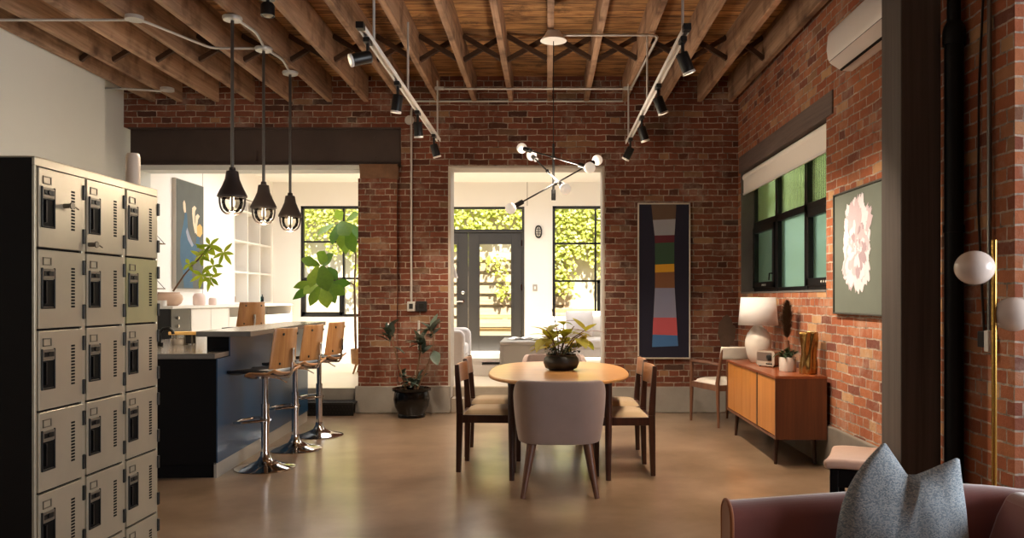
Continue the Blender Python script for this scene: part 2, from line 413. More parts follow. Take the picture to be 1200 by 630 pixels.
M['velvet_warm_lit'] = fabric('velvet_painted_warm_light', hx('a0623c'), 700, .1, .12, sheen=.5)  # sofa velvet turned orange to paint in the warm light on the arm ends
M['pink_fabric'] = fabric('blush_seat_cloth', hx('c8a898'), 600, .08, .15)
def pillow_mat():
    t = NT('woven_blue_grey'); tc = t.n('ShaderNodeTexCoord')
    b = t.n('ShaderNodeTexBrick'); b.offset = .5
    b.inputs['Scale'].default_value = 1; b.inputs['Brick Width'].default_value = .0042; b.inputs['Row Height'].default_value = .003; b.inputs['Mortar Size'].default_value = .0006
    b.inputs['Mortar Smooth'].default_value = .6
    mp = t.n('ShaderNodeMapping'); mp.inputs['Rotation'].default_value = (PI/2, 0, 0); t.l(tc.outputs['Object'], mp.inputs[0]); t.l(mp.outputs[0], b.inputs['Vector'])
    b.inputs['Color1'].default_value = (0, 0, 0, 1); b.inputs['Color2'].default_value = (1, 1, 1, 1); b.inputs['Mortar'].default_value = (.1, .1, .1, 1)
    c = t.ramp(b.outputs['Color'], [(0, hx('7c8c98')), (.35, hx('aab8c4')), (.65, hx('ccd6dc')), (1, hx('e2e4e0'))])
    n = t.noise(tc.outputs['Object'], 260, 2); c = t.mix(t.math('MULTIPLY', n, .35), c, hx('6a7680'))
    t.bsdf(c, .95, 0, t.bump(t.math('SUBTRACT', b.outputs['Color'], t.math('MULTIPLY', b.outputs['Fac'], 1.0)), .6, .003), Sheen_Weight=.2); return t.m
M['pillow'] = pillow_mat()
M['black_glaze'] = plain('black_glazed_pot', hx('080707'), .15, Specular_IOR_Level=.4)
M['black_matte'] = plain('black_matte_bowl', hx('141315'), .45)
M['soil'] = plain('potting_soil', hx('2a1d14'), .95, bump=.8, bscale=60, var=.4)
M['stem'] = plain('brown_stem', hx('6e5138'), .7, bump=.3, bscale=40)
M['rubber_leaf'] = leaf_mat('dark_rubber_leaf', hx('34403a'), hx('6a786e'), trans=.1, rough=.25)
M['fig_leaf'] = leaf_mat('fiddle_leaf', hx('44702a'), hx('9ab44a'), trans=.35)
M['lime_leaf'] = leaf_mat('lime_leaf', hx('7f9a28'), hx('b8c23c'), trans=.4)
M['aralia_leaf'] = leaf_mat('variegated_leaf', hx('8f9a30'), hx('c8b84c'), trans=.5)
M['red_leaf'] = leaf_mat('rusty_leaf', hx('7a3a20'), hx('a85a34'), trans=.3)
M['small_leaf'] = leaf_mat('small_dark_leaf', hx('1f2a1c'), hx('4c5a3e'), trans=.2)
M['ivy'] = leaf_mat('ivy_leaf', hx('9aa830'), hx('e6e278'), trans=.4)
M['shrub'] = leaf_mat('shrub_leaf', hx('7d9a4a'), hx('b8c87a'), trans=.35)
M['ceramic'] = plain('white_ceramic', hx('c4bdb4'), .4)
M['shade'] = None
t = NT('linen_lamp_shade'); a = t.n('ShaderNodeBsdfDiffuse'); a.inputs[0].default_value = (*hx('e8e6e6'), 1); b = t.n('ShaderNodeBsdfTranslucent'); b.inputs[0].default_value = (*hx('e8e6e6'), 1)
m_ = t.n('ShaderNodeMixShader'); m_.inputs[0].default_value = .35; t.l(a.outputs[0], m_.inputs[1]); t.l(b.outputs[0], m_.inputs[2]); t.l(m_.outputs[0], t.out.inputs[0]); M['shade'] = t.m
M['plaster_pot'] = plain('white_pot', hx('d0cac2'), .6)
M['terracotta'] = plain('blush_clay', hx('d4b49c'), .8, bump=.1, bscale=50)
M['pink_jar'] = plain('blush_jar', hx('e4c8bc'), .6)
M['gold'] = plain('gold_vase', hx('a4804a'), .25, 1, bump=.35, bscale=24)
M['bulb'] = plain('frosted_bulb', hx('e8e2da'), .35, Transmission_Weight=.0, Emission_Color=(1, .86, .68), Emission_Strength=.25)
M['globe'] = plain('opal_globe', hx('d8ccc4'), .25)
M['filament'] = emit_mat('warm_filament', (1, .78, .5), 1.6)
M['spot_face'] = emit_mat('lit_spot_face', (1, .82, .6), 6)
M['ac_white'] = plain('ac_plastic', hx('d9d5d3'), .35)
M['frame_white'] = plain('pale_picture_frame', hx('bdb4aa'), .5)
M['frame_dark'] = plain('dark_picture_frame', hx('33332f'), .5)
for nm, c in dict(navy_cloth='17162a', brown_cloth='5a4638', grey_cloth='8e8f98', maroon_cloth='561d28', green_cloth='2f4a38', gold_cloth='c8962a', tan_cloth='7a5238', lilac_cloth='7c809a', coral_cloth='b4525a', blue_cloth='3f6a9c').items():
    M[nm] = plain(nm, hx(c), .9, bump=.1, bscale=200, var=.06)
M['canvas_grey'] = plain('grey_canvas', hx('54554f'), .8, var=.2)
M['canvas_green'] = plain('sage_canvas', hx('596058'), .7, var=.12)
M['paint_blue'] = plain('blue_paint', hx('3d5a6e'), .8, var=.25)
M['paint_skin'] = plain('flesh_paint', hx('d8bfa2'), .8, var=.1)
M['paint_hair'] = plain('ochre_paint', hx('c8a060'), .8, var=.2)
M['petal_light'] = plain('pale_petal', hx('c2bcc4'), .7, var=.12)
M['petal_mid'] = plain('mauve_petal', hx('ab9ca4'), .7, var=.14)
M['petal_deep'] = plain('deep_petal', hx('93828b'), .7, var=.14)
M['white_lacquer'] = plain('white_lacquer', hx('e4dfd8'), .35)
M['appliance'] = plain('charcoal_appliance', hx('201c19'), .4)
M['amber'] = plain('amber_bottle', hx('7a4a20'), .15)
M['teal'] = plain('teal_vase', hx('2f8a84'), .3)
M['grey_lacquer'] = plain('grey_laminate', hx('8f8984'), .45)
M['paper'] = plain('paper', hx('e8e4de'), .8)
M['orange_wood'] = wood('orange_oak', OAK, 'X', 12, .4, .08, .03)
M['plume'] = plain('dried_plume', hx('5a4632'), .95, var=.3)
M['pale_wood'] = wood('pale_garden_wood', [(.2, hx('b98a4a')), (.5, hx('e0b268')), (.85, hx('f0cc8a'))], 'X', 10, .6, .1, .03)
M['vase_cream'] = plain('cream_vase', hx('cdb9a4'), .5)
M['radio_face'] = plain('radio_face', hx('a89c90'), .4, .3)
M['cloth_dark'] = plain('speaker_cloth', hx('5a4a42'), .9)


M['dark_patch'] = plain('dark_brown_patch', hx('56453a'), .95, bump=.8, bscale=35, var=.4)

M['concrete_dark'] = plain('worn_concrete_base', hx('6e665e'), .9, bump=.4, bscale=18, var=.3)
# ------------------------------------------------------------------ the shell
YB, XR, XL, ZJ = 9.2, 2.205, -4.6, 3.58      # back wall, right wall, left wall, joist underside
ZF = .28                                     # raised floor of the extension
YE = 14.4                                    # far glazed wall
YN = 3.76                                    # near end of the brick right wall
def bx(px): return (px-VX)*YB/F              # photo column -> X on the back wall
def ex(px): return (px-VX)*YE/F
def ez(py): return H+(VY-py)*YE/F

struct(MB().box(-6, 5, -3, YB+.35, -.2, 0), 'floor', 'floor')
# brick back wall with its two openings
w = MB()
w.box(-4.95, XR+.3, YB, YB+.3, 3.29, 3.95)                 # above the steel beam
w.box(-1.683, XR+.3, YB, YB+.3, 2.826, 3.29)               # above the doorway
w.box(-1.72, -1.122, YB, YB+.3, 0, 2.826)
w.box(.65, XR+.3, YB, YB+.3, 0, 2.826)
struct(w, 'wall_back', 'brick_back')
struct(MB().box(-2.165, -1.722, YB-.055, YB+.3, .31, 2.69), 'wall_back_pier', 'brick_back')
# rough stone on top of the pier
w = MB().box(-2.15, -1.71, YB-.07, YB+.29, 2.69, 2.853)
bmesh.ops.subdivide_edges(w.bm, edges=w.bm.edges[:], cuts=9, use_grid_fill=True)
for v in w.bm.verts: v.co += Vector(noise.noise_vector(v.co*9))*.02*(1 if v.co.z < 2.83 else 0)
struct(w, 'trim_1', 'stone', smooth=50)
struct(MB().box(-5.0, -4.72, YB, YB+.3, 0, 2.82), 'wall_back_jamb', 'white_wall')
# steel beam over the kitchen opening
w = MB(); w.box(-4.83, -1.69, YB+.05, YB+.13, 2.87, 3.275); w.box(-4.83, -1.69, YB-.005, YB+.28, 3.272, 3.288); w.box(-4.83, -1.69, YB-.005, YB+.28, 2.857, 2.875)
w.box(-3.37, -3.35, YB+.0, YB+.06, 2.9, 3.02)
w.cyl((-1.99, YB+.045, 3.18), (-1.99, YB+.06, 3.18), .018, n=6); w.cyl((-1.99, YB+.045, 2.95), (-1.99, YB+.06, 2.95), .018, n=6)
struct(w, 'steel_beam', 'steel_beam', bevel=.003)
struct(MB().box(-4.72, -2.165, YB+.02, YB+.3, 2.80, 2.856), 'trim_2', 'white_wall')
# doorway reveals of pale cement
w = MB(); w.box(-1.14, -1.108, YB-.006, YB+.31, .165, 2.84); w.box(.636, .664, YB-.006, YB+.31, .165, 2.84); w.box(-1.108, .636, YB-.004, YB+.31, 2.815, 2.842)
struct(w, 'trim_3', 'reveal_light', bevel=.006)
# concrete plinth along the brick
w = MB(); w.box(-2.2, -1.108, YB-.07, YB+.02, 0, .312)
struct(w, 'baseboard_back', 'concrete', bevel=.012)
struct(MB().box(.65, XR, YB-.03, YB+.02, 0, .30), 'baseboard_doorway', 'concrete', bevel=.01)
struct(MB().box(-2.17, -1.72, YB-.0, YB+.3, 0, .308), 'baseboard_pier', 'concrete')
# right wall with its window opening
WY0, WY1, WZ0, WZ1 = 6.30, 9.08, 1.375, 2.745
w = MB(); T = .45
w.box(XR, XR+T, YN, WY0, 0, 3.95); w.box(XR, XR+T, WY1, YB+.3, 0, 3.95)
w.box(XR, XR+T, WY0, WY1, 0, WZ0); w.box(XR, XR+T, WY0, WY1, WZ1, 3.95)
struct(w, 'wall_right', 'brick_right')
struct(MB().box(XR-.03, XR+.02, YN, YB-.03, 0, .33), 'baseboard_right', 'concrete_dark', bevel=.008)
struct(MB().box(XR-.012, XR+.12, 6.14, 9.13, WZ1-.005, 2.925), 'window_lintel', 'lintel_wood', bevel=.006)
# uneven rounded outline, used for the dark patch on the back wall
def blotch(fn, n=30, seed=0):
    out = []
    for i in range(n):
        a = 2*PI*i/n; k = 1+.28*noise.noise(Vector((math.cos(a)*1.6+seed, math.sin(a)*1.6, seed)))+.1*noise.noise(Vector((math.cos(a)*6, math.sin(a)*6+seed, 3)))
        out.append((math.cos(a)*k, math.sin(a)*k))
    return out
# left wall, its recess at the back, the wall closing the side bay
w = MB(); w.box(XL-.2, XL, -3, 8.3, 0, 3.95); w.box(-5.1, -4.88, 8.3, YB+.3, 0, 3.95); w.box(-4.9, XL-.01, 8.1, 8.3, 0, 3.95)
struct(w, 'wall_left', 'white_wall')
w = MB(); w.box(5.0, 5.2, -3, -.6, 0, 3.95); w.box(5.0, 5.2, 2.7, YN+.2, 0, 3.95); w.box(5.0, 5.2, -.6, 2.7, 0, .9); w.box(5.0, 5.2, -.6, 2.7, 2.9, 3.95)
w.box(XR+T, 5.2, YN, YN+.2, 0, 3.95)
struct(w, 'wall_bay', 'white_wall')
w = MB(); w.box(-6, 5.2, -3.2, -3, 0, 3.95); struct(w, 'wall_rear', 'brick_back')
# ceiling boards, joists, herringbone bridging
struct(MB().box(-5.2, 5.2, -3.2, YB+.3, 3.875, 3.95), 'ceiling', 'deck')
JX = [bx(p) for p in (125, 168, 211, 254, 296, 340, 386, 429, 471, 513, 556, 599, 644, 687, 732, 777, 820, 856)]
JX = [XL+.055] + [x for x in JX if x > XL+.3]
jw = .055
beams = []
for x in JX:
    beams.append(struct(MB().box(x-jw/2, x+jw/2, -2.9, YB+.02, ZJ, 3.88), 'ceiling_beam', 'joist', bevel=.004, seg=1))
for yb in (7.7, 4.3):
    for i, (a, b) in enumerate(zip(JX, JX[1:])):
        if b-a < .2: continue
        for k in (0, 1):
            za, zb = (3.62, 3.84) if k else (3.84, 3.62)
            struct(MB().bar((a+jw/2, yb+.022*(2*k-1), za), (b-jw/2, yb+.022*(2*k-1), zb), .034, .045), 'bridging_beam', 'brace', beams[i])
# dark timber post in front of the right wall
struct(MB().box(1.89, 2.105, 4.26, 4.51, 0, 3.95), 'timber_column', 'post_wood', bevel=.006)

# steps up to the extension
w = MB(); w.box(-1.107, .635, YB+.0, YB+.22, 0, .162)
struct(w, 'floor_step', 'terrazzo', bevel=.006)
w = MB(); w.box(-5.2, 2.6, YB+.35, YE+.1, .08, ZF); w.box(-4.72, -2.166, YB+.03, YB+.36, .08, ZF); w.box(-1.107, .635, YB+.2, YB+.36, .08, ZF)
struct(w, 'floor_extension', 'ext_floor')
struct(MB().box(-1.107, .635, YB+.195, YB+.202, .16, ZF-.012), 'floor_step_riser', 'terrazzo')
struct(MB().box(-4.72, -2.166, YB+.02, YB+.032, 0, ZF-.002), 'floor_kitchen_riser', 'concrete')
st = thing('steel_step', 'black checker plate steel step below the kitchen opening', 'step', (-3.3, 8.94, 0))
w = MB().box(-1.2, 1.13, 0, .26, .125, .147)
for i in range(76):
    for j in range(9):
        w.box(-1.19+i*.0305, -1.172+i*.0305, .01+j*.028, .017+j*.028, .147, .1495, None)
w.build('tread', 'checker_plate', st)
w = MB().box(-1.2, 1.13, .0, .012, 0, .125)
for i in range(64):
    for j in range(3): w.cyl((-1.17+i*.0362+(j % 2)*.018, -.004, .03+j*.035), (-1.17+i*.0362+(j % 2)*.018, .001, .03+j*.035), .009, n=6)
w.build('riser', 'checker_dark', st)

# ---------------------------------------------------------------- extension
EZ = 3.41
w = MB(); w.box(-5.15, -4.95, YB+.31, 12.62, 0, EZ+.3); w.box(-5.15, -4.95, 14.38, YE+.2, 0, EZ+.3); w.box(-5.6, -4.95, 12.62, 14.38, 2.95, EZ+.3); w.box(-5.6, -4.95, 12.62, 14.38, 0, 1.24)
w.box(-5.6, -5.4, 12.4, 14.6, 0, EZ+.3)
struct(w, 'wall_kitchen', 'ext_white')
struct(MB().box(-4.952, -4.948, 11.46, 11.475, 1.25, EZ), 'trim_4', 'joint')
# far wall around doors and windows
kx0, kx1, kz0, kz1 = ex(352), ex(452), ez(371), ez(241)
dx0, dx1, dz1 = ex(485), ex(614), ez(242)
rx0, rx1, rz0 = ex(647.5), ex(750), .62
w = MB(); y0, y1 = YE, YE+.2
w.box(-5.2, kx0, y0, y1, 0, EZ+.3); w.box(kx0, kx1, y0, y1, 0, kz0); w.box(kx0, kx1, y0, y1, kz1, EZ+.3); w.box(kx1, dx0, y0, y1, 0, EZ+.3)
w.box(dx0, dx1, y0, y1, dz1, EZ+.3); w.box(dx0, dx1, y0, y1, 0, .36); w.box(dx1, rx0, y0, y1, 0, EZ+.3); w.box(rx0, rx1, y0, y1, 0, rz0); w.box(rx0, rx1, y0, y1, kz1, EZ+.3); w.box(rx1, 2.8, y0, y1, 0, EZ+.3)
struct(w, 'wall_far', 'ext_white')
struct(MB().box(ex(617.5), ex(618.3), YE-.004, YE+.01, kz1, EZ), 'trim_5', 'joint')
struct(MB().box(2.5, 2.7, YB+.31, YE, 0, EZ+.3), 'wall_living', 'ext_white')
# ceiling with a long skylight
w = MB(); w.box(-5.6, 2.7, YB+.29, 10.6, EZ, EZ+.1); w.box(-5.6, 2.7, 12.6, YE+.2, EZ, EZ+.1); w.box(-5.6, -4.2, 10.6, 12.6, EZ, EZ+.1); w.box(2.0, 2.7, 10.6, 12.6, EZ, EZ+.1)
w.box(-4.2, 2.0, 10.5, 10.6, EZ, EZ+.5); w.box(-4.2, 2.0, 12.6, 12.7, EZ, EZ+.5); w.box(-4.3, -4.2, 10.5, 12.7, EZ, EZ+.5); w.box(2.0, 2.1, 10.5, 12.7, EZ, EZ+.5)
struct(w, 'ceiling_extension', 'ext_white')

def glazing(name, x0, x1, z0, z1, y, vx, hz, fw=.05, bw=.035, sash=None):
    """black steel window with vertical bars vx and horizontal bars hz."""
    r = bpy.data.objects.new(name, None); COL.objects.link(r); r.location = ((x0+x1)/2, y, z0); r['kind'] = 'structure'
    ox, oz = (x0+x1)/2, z0
    f = MB(); a, b, c, d = x0-ox, x1-ox, 0, z1-oz
    f.box(a, a+fw, -.03, .05, c, d); f.box(b-fw, b, -.03, .05, c, d); f.box(a, b, -.03, .05, c, c+fw); f.box(a, b, -.03, .05, d-fw, d)
    for x in vx: f.box(x-ox-bw/2, x-ox+bw/2, -.025, .045, c, d)
    for z in hz: f.box(a, b, -.025, .045, z-oz-bw/2, z-oz+bw/2)
    f.build('window_frame', 'black_frame', r, kind='structure')
    if sash:
        sx0, sx1, sz0, sz1 = [v-o for v, o in zip(sash, (ox, ox, oz, oz))]; q = MB(); k = .055
        q.box(sx0, sx0+k, -.045, .03, sz0, sz1); q.box(sx1-k, sx1, -.045, .03, sz0, sz1); q.box(sx0, sx1, -.045, .03, sz0, sz0+k); q.box(sx0, sx1, -.045, .03, sz1-k, sz1)
        q.build('sash_frame', 'black_frame', r, kind='structure')
    MB().box(a+.01, b-.01, .006, .012, c+.01, d-.01).build('window_glass', 'glass', r, kind='structure')
    return r
glazing('window_1', kx0, kx1, kz0, kz1, YE+.06, [ex(402)], [ez(283), ez(326)], sash=(ex(354), ex(401), ez(369), ez(327)))
glazing('window_2', rx0, rx1, rz0, kz1, YE+.06, [ex(698)], [ez(285), ez(329), ez(371)], sash=(ex(700), ex(748), ez(371), ez(328)))
glazing('window_3', dx0, dx1, ez(271), dz1, YE+.06, [], [], fw=.04)
# two glazed charcoal doors
def door(name, x0, x1, z0, z1, hinge_right, furniture):
    r = bpy.data.objects.new(name, None); COL.objects.link(r); r.location = (x0, YE+.06, z0); r['kind'] = 'structure'
    W, Hh = x1-x0, z1-z0; st = .19
    f = MB(); f.box(0, st, -.03, .03, 0, Hh); f.box(W-st, W, -.03, .03, 0, Hh); f.box(st, W-st, -.03, .03, 0, .27); f.box(st, W-st, -.03, .03, Hh-.2, Hh)
    for (a, b, c, d) in ((st-.02, st+.015, .25, Hh-.18), (W-st-.015, W-st+.02, .25, Hh-.18), (st, W-st, .25, .285), (st, W-st, Hh-.215, Hh-.18)): f.box(a, b, -.042, -.028, c, d)
    f.build('door_leaf', 'door_grey', r, bevel=.004, kind='structure')
    MB().box(st-.005, W-st+.005, -.004, .004, .26, Hh-.19).build('door_glass', 'glass', r, kind='structure')
    if furniture:
        k = MB(); hx_ = W-.09; k.lathe([(0, 0), (.03, 0), (.03, .012), (0, .012)], (hx_, -.035, .9), 16, Matrix.Rotation(PI/2, 3, 'X'))
        k.tube([(hx_, -.04, .9), (hx_, -.085, .9), (hx_-.05, -.09, .905), (hx_-.13, -.085, .895)], .011, 8); k.build('door_handle', 'chrome', r, smooth=50)
        k = MB().lathe([(0, 0), (.032, 0), (.03, .02), (.012, .03), (0, .03)], (hx_, -.035, 1.06), 16, Matrix.Rotation(PI/2, 3, 'X')); k.build('door_lock', 'chrome', r, smooth=50)
    else:
        k = MB()
        for z in (.28, 1.1, 1.9): k.box(W-.022, W+.004, -.048, -.028, z, z+.11)
        k.build('door_hinge', 'chrome', r)
xm = ex(548.5)
zt, zb = ez(272), ez(411.5)
door('door_1', ex(486), xm-.004, zb, zt, False, True)
door('door_2', xm+.004, ex(612), zb, zt, True, False)
w = MB(); w.box(ex(612.2), ex(614.5), YE-.01, YE+.12, zb-.01, dz1); w.box(dx0, ex(614), YE-.01, YE+.12, zt+.002, zt+.03)
struct(w, 'door_frame', 'door_grey')
struct(MB().box(dx0, dx1+.05, YE-.12, YE+.1, ZF, zb-.004), 'trim_6', 'ext_white', bevel=.006)

# right window: black steel frames with obscured glass, deep in the wall
XW = XR+.175
def wz(py, px): return H+(VY-py)*(XW*F/(px-VX))/F
r = bpy.data.objects.new('window_4', None); COL.objects.link(r); r.location = (XW, WY0, WZ0); r['kind'] = 'structure'
LY, LZ = WY1-WY0, WZ1-WZ0
ys = [0, .93, 1.86, LY]; zmid = 2.135-WZ0
f = MB(); fw = .055
f.box(-.03, .05, 0, fw, 0, LZ); f.box(-.03, .05, LY-fw, LY, 0, LZ); f.box(-.03, .05, 0, LY, 0, fw); f.box(-.03, .05, 0, LY, LZ-fw, LZ)
for y in ys[1:3]: f.box(-.035, .05, y-.045, y+.045, 0, LZ)
f.box(-.035, .05, 0, LY, zmid-.035, zmid+.035)
f.build('window_frame', 'black_frame', r, kind='structure', bevel=.003)
for i in (0, 2):
    y0, y1 = ys[i]+.045, ys[i+1]-.045; q = MB(); k = .065
    q.box(-.05, .0, y0, y0+k, fw, zmid-.03); q.box(-.05, .0, y1-k, y1, fw, zmid-.03); q.box(-.05, .0, y0, y1, fw, fw+k); q.box(-.05, .0, y0, y1, zmid-.03-k, zmid-.03)
    q.build('sash_frame', 'black_frame', r, kind='structure', bevel=.003)
    h = MB(); h.tube([(-.05, y0+.03, .2), (-.085, y0+.03, .2), (-.09, y0+.03, .13)], .008, 8); h.build('window_latch', 'black_metal', r, smooth=50)
    h = MB()
    for q_ in range(3): h.cyl((-.052, y0+.3+q_*.06, fw+.03), (-.058, y0+.3+q_*.06, fw+.03), .012, n=10)
    h.build('window_bolt', 'galv', r)
for i in range(3):
    MB().box(.008, .014, ys[i]+.03, ys[i+1]-.03, zmid+.02, LZ-.03).build('window_glass', 'reeded_glass', r, kind='structure')
    MB().box(.008, .014, ys[i]+.03, ys[i+1]-.03, .03, zmid-.02).build('window_glass', 'frosted_glass', r, kind='structure')
w = MB(); w.box(XR+.002, XW+.05, WY1-.03, WY1+.0, WZ0, WZ1); struct(w, 'trim_7', 'reveal')
struct(MB().box(XR-.005, XW-.03, WY0, WY1-.03, WZ0-.005, WZ0+.012), 'window_sill', 'reveal')
b = thing('roller_blind', 'white roller blind pulled up under the timber window lintel', 'blind', (XR+.05, WY0, 2.55))
MB().cyl((0, .0, .13), (0, LY-.05, .13), .045, n=20).build('roller', 'blind_white', b, smooth=40)
MB().box(-.04, -.034, .02, LY-.09, -.06, .12).build('fabric', 'blind_white', b)
MB().box(-.047, -.028, .02, LY-.09, -.075, -.052).build('bottom_bar', 'white_metal', b, bevel=.003)
MB().tube([(-.01, .05, .1), (-.01, .05, -.75), (-.01, .06, -.79), (-.01, .075, -.75), (-.01, .075, .1)], .0035, 6).build('pull_cord', 'white_metal', b, smooth=60)
# ------------------------------------------------------------------ lockers
LX, LY0, CW, RH, LD = -1.862, 2.90, .305, .303, .38
lk = thing('locker_cabinet', 'three wide bank of worn beige metal lockers with dark charcoal sides', 'lockers', (LX, LY0, 0))
NR = 6; LH = NR*RH+.015; LW = 3*CW
b = MB(); b.box(-LD, -.012, 0, LW, 0, LH-.002); b.build('shell', 'locker_shell', lk, bevel=.004)
b = MB(); b.box(-.012, .0, 0, LW, LH-.03, LH)
for i in range(4): b.box(-.012, .0, max(0, i*CW-.012), min(LW, i*CW+.012), 0, LH-.03)
b.box(-.012, 0, 0, LW, 0, .012); b.box(-LD, .0, 0, LW, LH-.002, LH+.004)
b.build('front_frame', 'locker_face', lk, bevel=.002, seg=1)
def locker_door(c, r, keyed=None):
    y0 = c*CW+.014; w_ = CW-.028; z0 = LH-.032-(r+1)*(RH-.003)+.006; h_ = RH-.011
    m = 'locker_green' if (c, r) == (2, 1) else 'locker_face'
    f = MB(); f.box(-.010, .006, y0, y0+w_, z0, z0+h_); d = f.build('door', m, lk, bevel=.003)
    if m == 'locker_green': d['label'] = 'greenish locker door'
    # pull: nickel escutcheon with a deep dark finger recess
    f = MB(); ya, yb, za, zb = y0+.012, y0+.092, z0+h_*.25, z0+h_*.77
    f.box(.006, .012, ya, ya+.006, za, zb); f.box(.006, .012, yb-.006, yb, za, zb); f.box(.006, .012, ya, yb, za, za+.006)
    f.build('pull_frame', 'dark_steel', d, bevel=.0015, seg=1)
    MB().box(.006, .0112, ya+.004, yb-.004, zb-.042, zb-.003).build('pull_plate', 'nickel', d, bevel=.0015, seg=1)
    MB().box(.0062, .008, ya+.007, yb-.007, za+.007, zb-.044).build('pull_recess', 'black_hole', d)
    f = MB(); f.box(.008, .016, ya+.016, ya+.024, za+.02, zb-.05); f.lathe([(0, 0), (.009, 0), (.009, .006), (0, .006)], (.010, (ya+yb)/2, zb-.02), 12, Matrix.Rotation(PI/2, 3, 'Y')); f.box(.010, .013, ya+.012, yb-.012, zb-.03, zb-.012)
    f.build('latch', 'gunmetal', d, smooth=40)
    f = MB(); yc, zc = y0+.022, z0+h_-.058
    for (a, b_, c_, e) in ((0, .05, 0, .004), (0, .05, .026, .03), (0, .004, 0, .03), (.046, .05, 0, .03)): f.box(.006, .009, yc+a, yc+b_, zc+c_, zc+e)
    f.build('card_holder', 'nickel', d)
    f = MB()
    for k in range(13): f.box(.0055, .0068, y0+w_-.079, y0+w_-.055, z0+h_*.26+k*h_*.042, z0+h_*.26+k*h_*.042+.0075)
    f.build('vent', 'black_hole', d)
    for zz in (.10, .70):
        MB().box(-.004, .013, y0+w_-.004, y0+w_+.012, z0+h_*zz, z0+h_*(zz+.2)).build('hinge', 'dark_steel', d, bevel=.002, seg=1)
    if keyed:
        ky, kz = y0+keyed[0]*w_, z0+keyed[1]*h_
        f = MB(); f.cyl((.006, ky, kz), (.03, ky, kz), .009, n=12); f.lathe([(.008, 0), (.014, .0), (.014, .004), (.008, .004)], (.036, ky, kz), 12, Matrix.Rotation(PI/2, 3, 'Z') @ Matrix.Rotation(PI/2, 3, 'X')); f.tube([(.03, ky, kz), (.033, ky+.03, kz-.002), (.03, ky+.055, kz-.008)], .003, 6)
        f.build('key', 'nickel', d, smooth=40)
for c in range(3):
    for r in range(NR):
        locker_door(c, r, {(0, 0): (.55, .57), (1, 0): (.05, .1)}.get((c, r)))
v = tag(MB().lathe([(0, 0), (.03, 0), (.031, .01), (.031, .14), (.027, .152), (.024, .156), (.024, .150), (0, .150)], (0, 0, 0), 24).build('vase', 'vase_cream', smooth=40), 'slim cream vase on top of the beige lockers', 'vase')
v.location = (-1.93, 3.72, LH+.004)

# ------------------------------------------------------------------ kitchen island
ANG = R(3.2)
isl = thing('kitchen_island', 'navy and black kitchen island with a steel kick plate', 'kitchen island', (-2.42, 5.85, 0), ANG)
IL = 2.72
MB().box(-1.2, -.004, 0, IL, .10, .874).build('cabinet', 'black_panel', isl, bevel=.002)
b = MB(); b.box(-.17, -.004, .27, IL, .914, 1.026); b.build('bar_upstand', 'black_panel', isl, bevel=.002)
b = MB(); b.box(-.004, .004, 0.0, IL, .11, .873); b.box(-.004, .004, .272, IL, .914, 1.026); b.box(-.0039, .0035, .272, IL, .87, .916); b.build('side_panel', 'navy', isl)
b = MB(); b.box(-1.15, -.02, .02, IL, 0, .10); b.build('plinth', 'black_panel', isl)
b = MB(); b.box(-.022, -.002, -.0, IL, 0, .112); b.build('kick_plate', 'kick_steel', isl)
ct = tag(MB().box(-1.23, -.006, -.025, IL, .876, .914).build('worktop', 'counter_stone', bevel=.003), 'lower grey stone worktop on the near end of the navy island', 'worktop'); ct.location = (-2.42, 5.85, 0); ct.rotation_euler = (0, 0, ANG)
bt = tag(MB().prism([(-.215, .17), (.19, .17), (.19, IL+.02), (-.215, IL+.02)], 'z', 1.028, 1.068).build('counter', 'counter_stone', bevel=.003), 'raised grey stone bar top above the navy island', 'counter'); bt.location = (-2.42, 5.85, 0); bt.rotation_euler = (0, 0, ANG)

